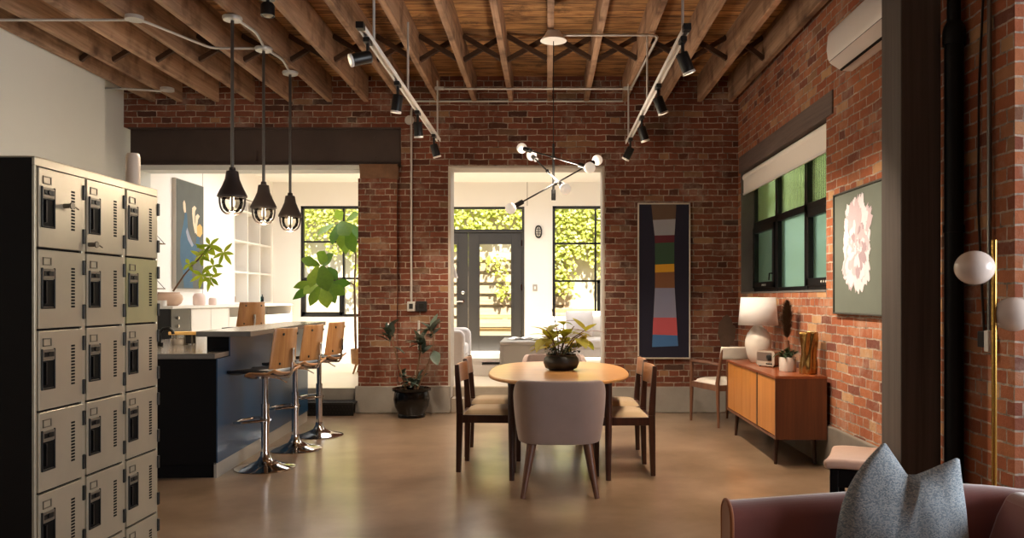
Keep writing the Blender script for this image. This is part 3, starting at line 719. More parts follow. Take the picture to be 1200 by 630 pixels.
# bar stools
def make_stool(label, zlift=0.0, group=None):
    s = thing('bar_stool', label, 'bar stool', (0, 0, 0), 0, group)
    MB().lathe([(0, 0), (.225, 0), (.228, .006), (.21, .014), (.13, .032), (.06, .062), (.038, .10), (.034, .13), (0, .13)], n=40).build('base', 'chrome', s, smooth=50)
    b = MB(); b.cyl((0, 0, .12), (0, 0, .50), .03, n=20); b.cyl((0, 0, .49), (0, 0, .715+zlift), .022, n=20); b.build('column', 'chrome', s, smooth=40)
    b = MB(); b.tube([(.03, -.02, .375), (-.1, -.14, .37), (-.18, -.13, .365), (-.215, 0, .365), (-.18, .13, .365), (-.1, .14, .37), (.03, .02, .375)], .011, 8)
    b.cyl((0, 0, .35), (0, 0, .40), .036, n=20); b.build('footrest', 'chrome', s, smooth=50)
    b = MB(); b.tube([(0.02, .02, .705+zlift), (.06, .09, .69+zlift), (.09, .17, .65+zlift)], .006, 6); b.build('lift_lever', 'chrome', s, smooth=50)
    z = .725+zlift
    def seat(u, v):
        x = -.06+.25*u; y = (v-.5)*.40; return (x, y, z+.035*abs(2*v-1)**2.2+.03*max(0, u-.75)/.25-.02*max(0, .15-u)/.15)
    MB().patch(seat, 12, 12).build('seat', 'ply', s, smooth=180, solid=-.014)
    def cush(u, v):
        x = -.21+.38*u; y = (v-.5)*.37; e = (1-abs(2*u-1)**4)*(1-abs(2*v-1)**4); return (x, y, z+.012+.03*abs(2*v-1)**2.2+.035*e)
    MB().patch(cush, 12, 12).build('cushion', 'black_matte', s, smooth=180, solid=-.02)
    def back(u, v):
        w_ = (.40-.06*u)*(1-.0*v); y = (v-.5)*w_; zz = z+.06+.305*u; return (.195+.035*u-.055*abs(2*v-1)**2, y, zz)
    MB().patch(back, 12, 14).build('backrest', 'ply', s, smooth=180, solid=.013, bevel=.002)
    b = MB(); b.tube([(.10, 0, z-.012), (.20, 0, z-.01), (.222, 0, z+.02), (.225, 0, z+.10), (.236, 0, z+.20)], .011, 8); b.box(.224, .240, -.014, .014, z+.1, z+.21)
    b.build('back_bracket', 'chrome', s, smooth=50)
    for (u, vv) in ((.12, .2), (.12, .8), (.85, .2), (.85, .8)):
        p = Vector(back(u, vv)); MB().lathe([(0, 0), (.011, 0), (.009, .008), (0, .008)], p+Vector((.005, 0, 0)), 10, Matrix.Rotation(PI/2, 3, 'Y')).build('bolt', 'black_metal', s)
    b = MB(); b.lathe([(0, 0), (.09, 0), (.09, .02), (0, .02)], (0, 0, z-.022), 20); b.build('seat_plate', 'chrome', s, smooth=40)
    return s
G = 'bent ply bar stools along the navy island'
st1 = make_stool('chrome and bent oak bar stool nearest the black end of the island', group=G); st1.location = (-2.19, 6.20, 0); st1.rotation_euler = (0, 0, R(-10))
for loc, rz, lab in (((-2.20, 6.97, 0), -10, 'middle chrome and bent oak bar stool on the right side of the island'), ((-2.19, 7.67, 0), -8, 'chrome and bent oak bar stool farthest along, nearest the brick pier'), ):
    c = copy_tree(st1); c.location = loc; c.rotation_euler = (0, 0, R(rz)); c['label'] = lab
s4 = make_stool('bent oak bar stool up in the kitchen, seen over the raised bar top', -.10, G); s4.location = (-3.83, 10.1, ZF); s4.rotation_euler = (0, 0, R(-38))
s4.name = 'bar_stool.003'

# items on the lower worktop
e = thing('sink_tap', 'dark curved tap at the island sink beside the lockers', 'tap', (-3.28, 6.75, .914), R(10))
b = MB(); b.cyl((0, 0, 0), (0, 0, .03), .03, n=16); b.tube([(0, 0, .02), (0, 0, .11), (.03, 0, .145), (.075, 0, .15), (.105, 0, .125), (.11, 0, .10)], .014, 10); b.build('spout', 'gunmetal', e, smooth=50)
b = MB(); b.tube([(0, -.02, .05), (0, -.06, .065)], .007, 8); b.build('tap_lever', 'gunmetal', e, smooth=50)
e = thing('cutting_stand', 'pale wooden board on a small steel stand on the island worktop', 'serving stand', (-3.16, 6.98, .914), R(4))
MB().box(-.13, .13, -.05, .05, .085, .112).build('board', 'pale_wood', e, bevel=.004)
b = MB()
for x in (-.10, .0, .06): b.box(x, x+.012, -.04, -.028, 0, .085); b.box(x, x+.012, .028, .04, 0, .085); b.box(x, x+.012, -.04, .04, 0, .01)
b.build('stand', 'nickel', e)
MB().box(.013, .058, -.036, .036, .01, .084).build('black_block', 'black_matte', e)
b = MB().lathe([(0, 0), (.06, 0), (.065, .02), (.065, .05), (.06, .05), (.055, .015), (0, .012)], (-.06, 0, 0), 20); b.build('dish', 'ceramic', e, smooth=40)
# ------------------------------------------------------------------ ceiling lights and conduits
def pendant(label, loc):
    s = thing('pendant_lamp', label, 'pendant lamp', loc, 0, 'caged pendant lamps over the bar')   # loc = underside of joist
    D = loc[2]-1.975     # drop to the bottom of the cage
    MB().lathe([(0, 0), (.075, 0), (.078, -.012), (.07, -.03), (0, -.03)], n=24).build('ceiling_box', 'galv', s, smooth=40)
    zt = -D+.37
    MB().cyl((0, 0, -.03), (0, 0, zt-.01), .0135, n=12).build('rod', 'pole_metal', s, smooth=50)
    b = MB(); b.lathe([(0, zt+.02), (.022, zt+.02), (.026, zt-.005), (.046, zt-.012), (.052, zt-.05), (.056, zt-.075), (.078, zt-.13), (.105, zt-.185), (.114, zt-.205), (.114, zt-.218), (.104, zt-.218), (.098, zt-.195), (.05, zt-.09), (0, zt-.08)], n=32)
    b.build('shade', 'shade_bronze', s, smooth=35)
    g0 = zt-.205; b = MB()
    b.lathe([(.078, g0), (.080, g0-.06), (.070, g0-.105), (.042, g0-.132), (0, g0-.14)], n=24); b.build('glass_jar', 'bulb_glass', s, smooth=180, normals=True)
    b = MB()
    for k in range(2):
        a = PI/2*k+.35; pts = []
        for i in range(17):
            th = PI*i/16; rr = .096*math.copysign(abs(math.cos(th))**.7, math.cos(th)); zz = -.135*max(0, math.sin(th))**.75
            pts.append((rr*math.cos(a), rr*math.sin(a), g0-.01-zz*-1*1.05))
        b.tube(pts, .0075, 6)
    b.lathe([(.088, g0-.0), (.1, g0-.0), (.1, g0-.022), (.088, g0-.022), (.088, g0-.0)], n=28)
    b.build('cage', 'shade_bronze', s, smooth=60)
    MB().lathe([(0, g0+.01), (.016, g0+.01), (.014, g0-.025), (.02, g0-.045), (.022, g0-.065), (.016, g0-.085), (0, g0-.092)], n=16).build('bulb', 'filament', s, smooth=60)
    l = bpy.data.lights.new('pendant_light', 'POINT'); l.energy = 14; l.color = (1, .76, .5); l.shadow_soft_size = .05
    lo = bpy.data.objects.new('pendant_light', l); COL.objects.link(lo); lo.parent = s; lo.location = (0, 0, g0-.18)
    return s
pendant('caged black pendant lamp nearest the lockers, largest of the three', (-2.52, 6.39, ZJ-.01))
pendant('middle caged black pendant lamp over the bar', (-2.55, 7.18, ZJ-.01))
pendant('caged black pendant lamp nearest the steel beam, smallest of the three', (-2.556, 7.94, ZJ-.01))

def conduit(name, pts, label, mat='galv', r=.0115, cat='conduit'):
    # round the corners
    P = [Vector(p) for p in pts]; out = [P[0]]
    for a, b, c in zip(P, P[1:], P[2:]):
        d = min(.09, (b-a).length*.45, (c-b).length*.45); p, q = b+(a-b).normalized()*d, b+(c-b).normalized()*d
        for i in range(6):
            u = i/5; out.append(p*(1-u)**2+b*2*u*(1-u)+q*u*u)
    out.append(P[-1])
    return tag(MB().tube(out, r, 8).build(name, mat, smooth=50), label, cat)
ZC = ZJ-.014
conduit('conduit', [(-5.0 if False else XL+.02, 7.3-.85, ZC), (-3.28, 6.45, ZC), (-3.02, 7.18, ZC), (-2.63, 7.18, ZC)], 'metal conduit under the joists from the white wall to the middle pendant')
conduit('conduit', [(-2.50, 6.45, ZC), (-2.46, 6.75, ZC), (-2.53, 7.12, ZC)], 'bent conduit between the nearest and the middle pendant boxes')
conduit('conduit', [(-2.53, 7.24, ZC), (-2.49, 7.5, ZC), (-2.55, 7.88, ZC)], 'bent conduit between the middle and the farthest pendant boxes')
jb = tag(MB().lathe([(0, .0), (.07, 0), (.072, -.03), (0, -.03)], n=20).build('junction_box', 'galv', smooth=40), 'round junction box under the joist where the conduit from the white wall bends', 'junction box'); jb.location = (-3.31, 6.40, ZJ-.002)
conduit('conduit', [(-4.87, 8.45, ZC-.03), (-4.5, 8.45, ZC-.03), (-4.13, 8.55, ZC-.03)], 'short conduit above the recess of the white wall')
jb = tag(MB().lathe([(0, .0), (.07, 0), (.072, -.03), (0, -.03)], n=20).build('junction_box', 'galv', smooth=40), 'round junction box above the white wall recess', 'junction box'); jb.location = (-4.07, 8.55, ZJ-.012)

# light tracks
def track(label, x, y0, y1, z, rods, mat):
    s = thing('light_track', label, 'light track', (x, y0, z))
    L = y1-y0
    b = MB(); b.box(-.022, .022, 0, L, 0, .012); b.box(-.022, -.012, 0, L, -.022, 0); b.box(.012, .022, 0, L, -.022, 0); b.build('rail', 'white_metal', s, bevel=.002)
    b = MB(); b.box(-.024, .024, -.03, .03, -.025, .016); b.build('end_cap', 'black_metal', s, bevel=.003)
    for ry in rods: MB().cyl((.0, ry-y0, .01), (.0, ry-y0, ZJ+.02-z), .009, n=8).build('hanging_rod', 'galv', s, smooth=50)
    return s
TZ = 3.0
track('white light track on the left, running from the pendants towards the brick wall', -1.15, 4.92, 8.47, TZ, (5.3, 6.6, 8.38), 'white_metal')
track('white light track on the right, towards the timber post', .867, 4.95, 8.6, TZ, (5.1, 6.9, 8.5), 'white_metal')
SPOTS = []
def spot(label, x, y, aim, k=1.0, energy=60, on=True, angle=70):
    s = thing('track_spotlight', label, 'spotlight', (x, y, TZ-.02), 0, 'black cylinder track spotlights')
    b = MB(); b.box(-.02, .02, -.05, .05, -.03, .0); b.build('adapter', 'black_metal', s, bevel=.003)
    b = MB(); b.cyl((0, 0, -.03), (0, 0, -.11), .011, n=10); b.ball((0, 0, -.11), .018, 12, 8); b.build('neck', 'black_metal', s, smooth=50)
    d = Vector(aim).normalized(); q = d.to_track_quat('-Z', 'Y').to_matrix()
    c = Vector((0, 0, -.115)); L = .118
    b = MB(); b.lathe([(0, .02), (.036, .02), (.040, .012), (.040, -L), (.034, -L), (.032, -L+.012), (0, -L+.012)], c, 24, q); b.build('head', 'black_metal', s, smooth=40)
    b = MB(); b.lathe([(0, -L+.013), (.031, -L+.013), (.031, -L+.009), (0, -L+.009)], c, 24, q); b.build('lens', 'spot_face', s)
    b = MB(); b.lathe([(.0395, -L-.001), (.0415, -L-.001), (.0415, -L+.014), (.0395, -L+.014), (.0395, -L-.001)], c, 24, q); b.build('trim_ring', 'white_metal', s, smooth=40)
    l = bpy.data.lights.new('spot_light', 'SPOT'); l.energy = energy; l.color = (1, .81, .60); l.spot_size = R(angle); l.spot_blend = .7; l.shadow_soft_size = .035
    lo = bpy.data.objects.new('spot_light', l); COL.objects.link(lo); lo.parent = s; lo.location = c+d*(L+.02); lo.rotation_euler = d.to_track_quat('-Z', 'Y').to_euler()
    return s
E = SPOT_E
spot('black spotlight nearest on the left track, tilted towards the lockers', -1.15, 5.12, (-1, -.45, -.35), energy=E*1.7, angle=95)
spot('second black spotlight along the left track, pointing down', -1.15, 6.15, (-.15, .1, -1), energy=E*.42, angle=105)
spot('third black spotlight along the left track, pointing down', -1.15, 7.1, (.05, .2, -1), energy=E*.42, angle=105)
spot('black spotlight at the far end of the left track, tilted right', -1.15, 8.12, (.28, .2, -1), energy=E*.42, angle=105)
spot('black spotlight nearest on the right track, near the air conditioner', .867, 5.10, (.42, .12, -1), energy=E*.75, angle=105)
spot('second black spotlight along the right track, pointing down', .867, 6.22, (.40, .1, -1), energy=E*.95, angle=105)
spot('third black spotlight along the right track, pointing down', .867, 7.3, (.32, .1, -1), energy=E*.4, angle=105)
spot('black spotlight at the far end of the right track, tilted left', .867, 8.3, (-.5, .15, -1), energy=E*.4, angle=90)
s = thing('ceiling_spotlight', 'black round spotlight fixed to the joist above the nearest pendant lamp', 'spotlight', (-2.1, 6.0, ZJ))
MB().lathe([(0, 0), (.05, 0), (.052, -.02), (0, -.02)], n=20).build('mount_plate', 'black_metal', s, smooth=40)
b = MB(); b.cyl((0, 0, -.02), (0, 0, -.05), .012, n=10); b.lathe([(0, -.04), (.04, -.045), (.052, -.065), (.052, -.14), (.046, -.14), (.044, -.13), (0, -.125)], n=24); b.build('head', 'black_metal', s, smooth=40)
MB().lathe([(0, -.128), (.043, -.131), (.03, -.145), (0, -.15)], n=20).build('lens', 'nickel', s, smooth=60)

conduit('conduit', [(-1.19, 8.58, ZC+.002), (.83, 8.58, ZC+.002)], 'straight conduit under the joists between the far ends of the two light tracks')
conduit('conduit', [(.12, 6.78, ZC-.012), (.95, 6.78, ZC-.012), (.90, 8.46, ZC-.012)], 'conduit from the chandelier box bending along the joist to the right track')
conduit('conduit', [(.88, YB-.02, 3.59), (.86, YB-.02, 3.583), (-1.52, YB-.02, 3.583), (-1.56, YB-.02, 3.5), (-1.56, YB-.02, 1.25)], 'conduit along the top of the brick wall and down beside the pier')
for x in (-1.15, .867):
    b = tag(MB().box(-.05, .05, -.02, .02, -.035, 0).build('conduit_clamp', 'galv', bevel=.008), 'conduit clamp above the far end of the %s light track' % ('left' if x < 0 else 'right'), 'clamp'); b.location = (x, 8.54, ZJ)
b = tag(MB().lathe([(0, 0), (.055, 0), (.05, .012), (0, .014)], (0, 0, 0), 24, Matrix.Rotation(PI/2, 3, 'X')).build('cover_plate', 'galv', smooth=40), 'round grey cover plate beside the steel beam end', 'cover plate'); b.location = (-1.585, YB, 3.37)
b = thing('wall_switch', 'grey switch box on the conduit beside the brick pier', 'switch', (-1.56, YB-.002, 1.17))
MB().box(-.045, .045, -.05, 0, 0, .11).build('box', 'galv', b, bevel=.006); MB().box(-.022, .022, -.056, -.049, .025, .085).build('rocker', 'black_metal', b, bevel=.003)
b = thing('socket_plate', 'black square socket plate right of the grey switch box', 'socket', (-1.445, YB-.002, 1.165))
MB().box(-.062, .062, -.03, 0, 0, .12).build('plate', 'black_metal', b, bevel=.005); MB().box(-.03, .03, -.034, -.029, .03, .09).build('insert', 'dark_steel', b, bevel=.003)
b = conduit('conduit', [(-1.475, YB-.02, 1.06), (-1.475, YB-.02, .72)], 'short conduit stub behind the rubber plant', r=.013)

# chandelier over the table
CX, CY = .055, 6.78
s = thing('chandelier', 'grey stick chandelier with round frosted bulbs over the dining table', 'chandelier', (CX, CY, ZJ))
MB().lathe([(0, 0), (.06, 0), (.075, -.03), (.108, -.07), (.112, -.078), (0, -.08)], n=32).build('canopy', 'white_metal', s, smooth=40)
MB().cyl((0, 0, -.05), (0, 0, 2.62-ZJ), .004, n=6).build('cord', 'black_metal', s)
MB().cyl((0, 0, 2.63-ZJ), (0, 0, 2.15-ZJ), .0105, n=12).build('stem', 'gunmetal', s, smooth=50)
MB().lathe([(0, 2.24-ZJ), (.017, 2.24-ZJ), (.019, 2.235-ZJ), (.019, 2.15-ZJ), (0, 2.148-ZJ)], n=16).build('finial', 'gunmetal', s, smooth=40)
def P3(px, py, Y): return Vector(((px-VX)*Y/F-CX, Y-CY, H+(VY-py)*Y/F-ZJ))
for (pa, pb, dy) in (((611.5, 173.5), (691, 196.5), .33), ((598.5, 244), (700, 187.5), -.2), ((623, 182), (662.5, 221), .36)):
    A, B = P3(pa[0], pa[1], CY+dy), P3(pb[0], pb[1], CY-dy)
    d = (B-A).normalized(); A, B = A+d*.115, B-d*.115
    ar = MB().tube([A, B], .0068, 10).build('arm', 'gunmetal', s, smooth=50)
    MB().ball((A+B)/2, .018, 12, 8).build('swivel', 'gunmetal', s, smooth=60)
    d = (B-A).normalized()
    for p, q in ((A, -d), (B, d)):
        MB().tube([p+q*-.01, p+q*.075], .0205, 14).build('socket', 'gunmetal', ar, smooth=50)
        MB().ball(p+q*.115, .046, 24, 14).build('bulb', 'bulb', ar, smooth=180)
l = bpy.data.lights.new('chandelier_light', 'POINT'); l.energy = CHAND_E; l.color = (1, .84, .66); l.shadow_soft_size = .12
lo = bpy.data.objects.new('chandelier_light', l); COL.objects.link(lo); lo.parent = s; lo.location = (0, 0, 2.34-ZJ)

# ------------------------------------------------------------------ dining set
TX, TY = .09, 6.42
def superell(a, b, p, n=72):
    out = []
    for i in range(n):
        t = 2*PI*i/n; c, q = math.cos(t), math.sin(t)
        out.append((math.copysign(abs(c)**(2/p), c)*a, math.copysign(abs(q)**(2/p), q)*b))
    return out
s = thing('dining_table', 'oval teak dining table with dark round legs under the chandelier', 'dining table', (TX, TY, 0))
MB().prism(superell(.55, .90, 2.6), 'z', .715, .74).build('tabletop', 'table_top', s, bevel=.008, smooth=40)
b = MB()
b.prism(superell(.40, .72, 3), 'z', .645, .714); b.build('apron', 'dark_wood', s, smooth=40)
for x in (-.345, .355):
    for y in (-.64, .64):
        MB().tube([(x, y, .715), (x, y, .5), (x*1.0, y, 0)], [.027, .028, .019], 16).build('leg', 'dark_wood', s, smooth=50)
def side_chair(label, loc, rz):
    s = thing('dining_chair', label, 'chair', loc, rz, 'dark wooden dining chairs with tan seats')
    W = .455
    for sg in (-1, 1):
        y = sg*(W/2-.017)
        b = MB(); b.bar((.43, y, 0), (.43, y, .44), .030, .034, (1, 0, 0), .034, .040); b.build('leg', 'dark_wood', s, bevel=.004)
        b = MB(); b.bar((.01, y, 0), (0.02, y, .45), .034, .036, (1, 0, 0), .036, .05); b.bar((.02, y, .449), (-.004, y, .815), .036, .05, (1, 0, 0), .030, .032); b.build('leg', 'dark_wood', s, bevel=.004)
        b = MB(); b.bar((.02, y, .405), (.43, y, .405), .028, .06); b.build('side_rail', 'dark_wood', s, bevel=.003)
    b = MB(); b.bar((.42, -W/2+.03, .405), (.42, W/2-.03, .405), .028, .06); b.bar((.02, -W/2+.03, .405), (.02, W/2-.03, .405), .028, .06); b.build('cross_rail', 'dark_wood', s, bevel=.003)
    def rail(u, v):
        y = (u-.5)*(W-.05); bow = -.028*(1-(2*u-1)**2); return (.018-.012*v+bow, y, .665+.145*v)
    MB().patch(rail, 14, 4).build('back_rail', 'back_rail', s, smooth=180, solid=.016, bevel=.003)
    def seat(u, v):
        x = .035+.43*u; y = (v-.5)*(W-.075); e = (1-abs(2*u-1)**6)*(1-abs(2*v-1)**6); return (x, y, .432+.042*e**.6)
    b = MB().patch(seat, 16, 16); b.box(.04, .46, -(W-.085)/2, (W-.085)/2, .418, .434); b.build('seat', 'seat_fabric', s, smooth=60)
    return s
c1 = side_chair('dark dining chair on the left side of the table, nearest the camera', (-.67, 6.27, 0), R(-3))
for loc, rz, lab in (((-.68, 6.86, 0), 0, 'dark dining chair on the left side of the table, nearest the doorway'),
                     ((.79, 6.14, 0), PI+R(2), 'dark dining chair on the right side of the table, nearest the camera'),
                     ((.80, 6.74, 0), PI, 'dark dining chair on the right side of the table, nearest the striped artwork')):
    c = copy_tree(c1); c.location = loc; c.rotation_euler = (0, 0, rz); c['label'] = lab
def tub_chair(label, loc, rz):
    s = thing('upholstered_chair', label, 'chair', loc, rz, 'taupe upholstered dining chairs')    # back at -y, seat towards +y
    def shell(u, v):
        a = PI*(-.06+1.12*u); w = .285; dpt = .27
        k = abs(2*u-1); top = .775-.20*max(0, (k-.55)/.45)**1.6
        z = .355+(top-.355)*v; fl = 1-.10*(1-v)**2+.02*v
        n_ = 3.0; ca, sa = math.cos(a), math.sin(a)
        x = math.copysign(abs(ca)**(2/n_), ca)*w; y = -abs(sa)**(2/n_)*dpt if sa >= 0 else .12*abs(sa)*3
        return (x*fl, y*fl-.03*v, z)
    MB().patch(shell, 40, 14).build('backrest', 'chair_fabric', s, smooth=180, solid=.05, bevel=.018, seg=3)
    b = MB().prism(rrect(.50, .50, .1, cx=0, cy=.02), 'z', .345, .47); b.build('seat', 'chair_fabric', s, bevel=.03, seg=4, smooth=40)
    for sx in (-1, 1):
        for sy in (-1, 1):
            MB().tube([(sx*.185, -.19 if sy < 0 else .2, .36), (sx*.245, -.27 if sy < 0 else .27, 0)], [.033, .017], 14).build('leg', 'walnut', s, smooth=50)
    return s
t1 = tub_chair('taupe upholstered tub chair at the near end of the dining table', (.085, 5.52, 0), 0)
c = copy_tree(t1); c.location = (.07, 7.50, 0); c.rotation_euler = (0, 0, PI); c['label'] = 'taupe upholstered tub chair at the far end of the table, behind the plant bowl'

def rnd(a, b): return random.uniform(a, b)
def rdir(elev0, elev1, az0=0, az1=2*PI):
    a, e = rnd(az0, az1), rnd(elev0, elev1); return Vector((math.cos(a)*math.cos(e), math.sin(a)*math.cos(e), math.sin(e)))
s = thing('potted_plant', 'leafy plant with yellow and rust leaves in a black bowl on the dining table', 'plant', (.115, 6.45, .74))
MB().lathe([(0, 0), (.095, 0), (.13, .02), (.145, .06), (.138, .095), (.118, .115), (.122, .128), (.112, .128), (.106, .115), (0, .11)], n=40).build('pot', 'black_matte', s, smooth=50)
MB().lathe([(0, .118), (.108, .116), (0, .112)], n=24).build('soil', 'soil', s)
b = MB(); tips = []
for i in range(7):
    d = rdir(.85, 1.4); L = rnd(.19, .30); p = Vector((rnd(-.03, .03), rnd(-.03, .03), .11)); q = p+d*L*.6+Vector((0, 0, .02)); r_ = p+d*L+Vector((d.x*.05, d.y*.05, 0)); b.tube([p, q, r_], [.006, .005, .004], 6); tips.append(r_)
b.tube([(-.02, 0, .11), (-.03, 0, .3), (-.055, 0, .42), (-.075, 0, .49)], [.006, .005, .004, .003], 6)
b.build('stem', 'stem', s, smooth=60)
b = MB()
for t_ in tips:
    for k in range(6): b.leaf(t_*rnd(.6, 1)+Vector((0, 0, rnd(-.05, .05))), rdir(-.2, .9), (0, 0, 1), rnd(.13, .19), rnd(.08, .11), rnd(.1, .4))
b.leaf((-.06, 0, .27), (-1, -.2, .28), (0, 0, 1), .21, .085, .15)
b.build('leaves', 'aralia_leaf', s, smooth=180)
b = MB()
for t_ in tips[:4]: b.leaf(t_, rdir(.2, .6, -.6, .8), (0, 0, 1), rnd(.15, .2), .05, .3)
b.leaf((.05, 0, .33), (1, -.1, .05), (0, 0, 1), .2, .055, .2); b.build('rust_leaves', 'red_leaf', s, smooth=180)
b = MB()
for i in range(260):
    a, rr = rnd(0, 2*PI), rnd(.05, .15); p = Vector((math.cos(a)*rr, math.sin(a)*rr, .125+rnd(0, .06)-max(0, rr-.12)*.4)); b.leaf(p, rdir(-.2, 1.0), (0, 0, 1), rnd(.02, .04), rnd(.014, .02), .2, n=3, shape=[.1, 1, .7, .05])
b.build('ground_cover', 'small_leaf', s, smooth=180)

# rubber plant by the pier
s = thing('rubber_plant', 'dark rubber plant in a glossy black pot by the brick pier', 'plant', (-1.505, 8.87, 0))
MB().lathe([(0, 0), (.15, 0), (.155, .025), (.145, .04), (.15, .06), (.185, .12), (.20, .2), (.19, .27), (.185, .285), (.212, .295), (.215, .32), (.195, .325), (.18, .30), (0, .28)], n=48).build('pot', 'black_glaze', s, smooth=45)
MB().lathe([(0, .295), (.185, .292), (0, .285)], n=24).build('soil', 'soil', s)
ss = [[(-.05, -.02, .28), (-.13, -.03, .55), (-.20, -.02, .80), (-.235, -.02, .98)], [(.03, 0, .28), (.06, .0, .5), (.10, -.02, .72), (.105, -.02, .86)], [(.05, 0, .28), (.15, -.02, .5), (.24, -.03, .72), (.245, -.03, .9), (.22, -.04, 1.0)]]
b = MB()
for p in ss: b.tube(p, [.012, .01, .009, .007, .006][:len(p)], 8)
b.build('stem', 'stem', s, smooth=60)
b = MB()
for p in ss:
    e = Vector(p[-1])
    for k in range(12): b.leaf(e-Vector((0, 0, rnd(0, .16))), rdir(.1, 1.2), (0, 0, 1), rnd(.16, .22), rnd(.085, .115), rnd(0, .3), .25)
b.leaf((-.2, -.02, .78), (.9, -.3, -.2), (0, 0, 1), .16, .07); b.leaf((.24, -.03, .8), (-.5, -.6, -.2), (0, 0, 1), .17, .10); b.leaf((.25, -.03, .74), (.3, -.7, -.7), (0, -1, .3), .2, .12, .1); b.leaf((.1, -.02, .8), (-.8, -.5, .1), (0, 0, 1), .14, .07)
for i in range(34):
    a, rr = rnd(0, 2*PI), rnd(.02, .13); b.leaf((math.cos(a)*rr, math.sin(a)*rr, .30+rnd(0, .16)), rdir(0, 1.2), (0, 0, 1), rnd(.09, .15), rnd(.05, .075), rnd(.1, .4), .2)
b.build('leaves', 'rubber_leaf', s, smooth=180)
# ------------------------------------------------------------------ art on the walls
ax0, ax1, az0, az1 = bx(747), bx(808.5), H+(VY-420)*YB/F, H+(VY-238)*YB/F
s = thing('striped_artwork', 'tall framed artwork of coloured stripes on black between the doorway and the corner', 'artwork', (ax0, YB-.001, az0))
AW, AH = ax1-ax0, az1-az0
b = MB(); k = .016
for a in ((0, k, 0, AH), (AW-k, AW, 0, AH), (0, AW, 0, k), (0, AW, AH-k, AH)): b.box(a[0], a[1], -.04, 0, a[2], a[3])
b.build('frame', 'frame_white', s, bevel=.002, seg=1)
MB().box(k-.002, AW-k+.002, -.026, -.004, k-.002, AH-k+.002).build('canvas', 'navy_cloth', s)
def apx(px): return (px/3.15+740-747)/(808.5-747)*AW
def apz(py): return AH-((py/3.15+230)-238)/(420-238)*AH
LE = [(30, 72), (90, 78), (150, 85), (250, 86), (330, 86), (440, 80), (555, 75)]; RE = [(30, 164), (90, 161), (150, 157), (250, 156), (338, 158), (440, 164), (555, 171)]
def edge(E, y):
    for (a, p), (c, q) in zip(E, E[1:]):
        if y <= c: return p+(q-p)*(y-a)/(c-a)
    return E[-1][1]
for nm, y0, y1, tl in (('brown_cloth', 31, 88, -4), ('grey_cloth', 88, 145, -4), ('maroon_cloth', 145, 173, -2), ('green_cloth', 173, 252, -3), ('gold_cloth', 252, 281, -3), ('tan_cloth', 281, 338, -3), ('lilac_cloth', 338, 447, 0), ('coral_cloth', 447, 509, 0), ('blue_cloth', 509, 555, 0)):
    tb = {88: -4, 145: -2, 173: -3, 252: -3, 281: -3, 338: 0, 447: 0, 509: 3, 555: -4}[y1]; tt = {31: 0, 88: -4, 145: -2, 173: -3, 252: -3, 281: -3, 338: 0, 447: 0, 509: 3}[y0]
    poly = [(apx(edge(LE, y0)), apz(y0)), (apx(edge(RE, y0)), apz(y0+tt)), (apx(edge(RE, (y0+y1)/2)), apz((y0+y1)/2)), (apx(edge(RE, y1)), apz(y1+tb)), (apx(edge(LE, y1)), apz(y1)), (apx(edge(LE, (y0+y1)/2)), apz((y0+y1)/2))]
    MB().prism(poly, 'y', -.0275, -.0255).build('stripe', nm, s)

s = thing('flower_picture', 'square framed picture of a pale pink peony on grey green, on the right brick wall', 'picture', (XR-.001, 5.16, 1.20))
PW, PH = .90, .90
b = MB(); k = .014
for a in ((0, k, 0, PH), (PW-k, PW, 0, PH), (0, PW, 0, k), (0, PW, PH-k, PH)): b.box(-.035, 0, a[0], a[1], a[2], a[3])
b.build('frame', 'frame_dark', s, bevel=.002, seg=1)
MB().box(-.024, -.002, k-.002, PW-k+.002, k-.002, PH-k+.002).build('canvas', 'canvas_green', s)
fc = Vector((.46, .50)); layer = 0
random.seed(11)
def petal(mb, c, ang, L, W, x):
    d = Vector((math.cos(ang), math.sin(ang))); n_ = Vector((-d.y, d.x)); pts = []
    prof = [(0, .25), (.3, .7), (.6, 1), (.82, .95), (.93, .7)]
    for t_, w_ in prof: pts.append(c+d*L*t_+n_*W/2*w_*rnd(.85, 1.1))
    for j in range(7): pts.append(c+d*L*rnd(.93, 1.06)+n_*W/2*(.6-1.2*j/6))
    for t_, w_ in prof[::-1]: pts.append(c+d*L*t_-n_*W/2*w_*rnd(.85, 1.1))
    mb.prism([(p.x, p.y) for p in pts], 'x', x, x+.001)
petals = {m: MB() for m in ('petal_light', 'petal_mid', 'petal_deep')}
for ring, (n_, L, W, jit) in enumerate(((22, .285, .13, .012), (20, .25, .12, .02), (18, .21, .10, .03), (18, .17, .08, .04), (16, .12, .065, .05), (16, .085, .045, .06), (14, .06, .035, .06))):
    for i in range(n_):
        a = 2*PI*i/n_+rnd(-.2, .2)+ring*.3; c = fc+Vector((rnd(-jit, jit), rnd(-jit, jit)*1.2)); layer += 1
        m = random.choice(['petal_light', 'petal_light', 'petal_mid'] if ring < 2 else ['petal_light', 'petal_mid', 'petal_mid', 'petal_deep'])
        sq = L*(1.18 if abs(math.sin(a)) > .6 else .85)
        petal(petals[m], c, a, sq, W, -.0245-layer*.00003-.001)
for m, mb_ in petals.items(): mb_.build('petals', m, s)
random.seed(5)

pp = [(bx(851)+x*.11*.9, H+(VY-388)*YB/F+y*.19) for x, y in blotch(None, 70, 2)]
struct(MB().prism(pp, 'y', YB-.006, YB+.01), 'wall_back_patch', 'dark_patch', bevel=.003)  # dark brown rounded patch standing slightly proud of the brick
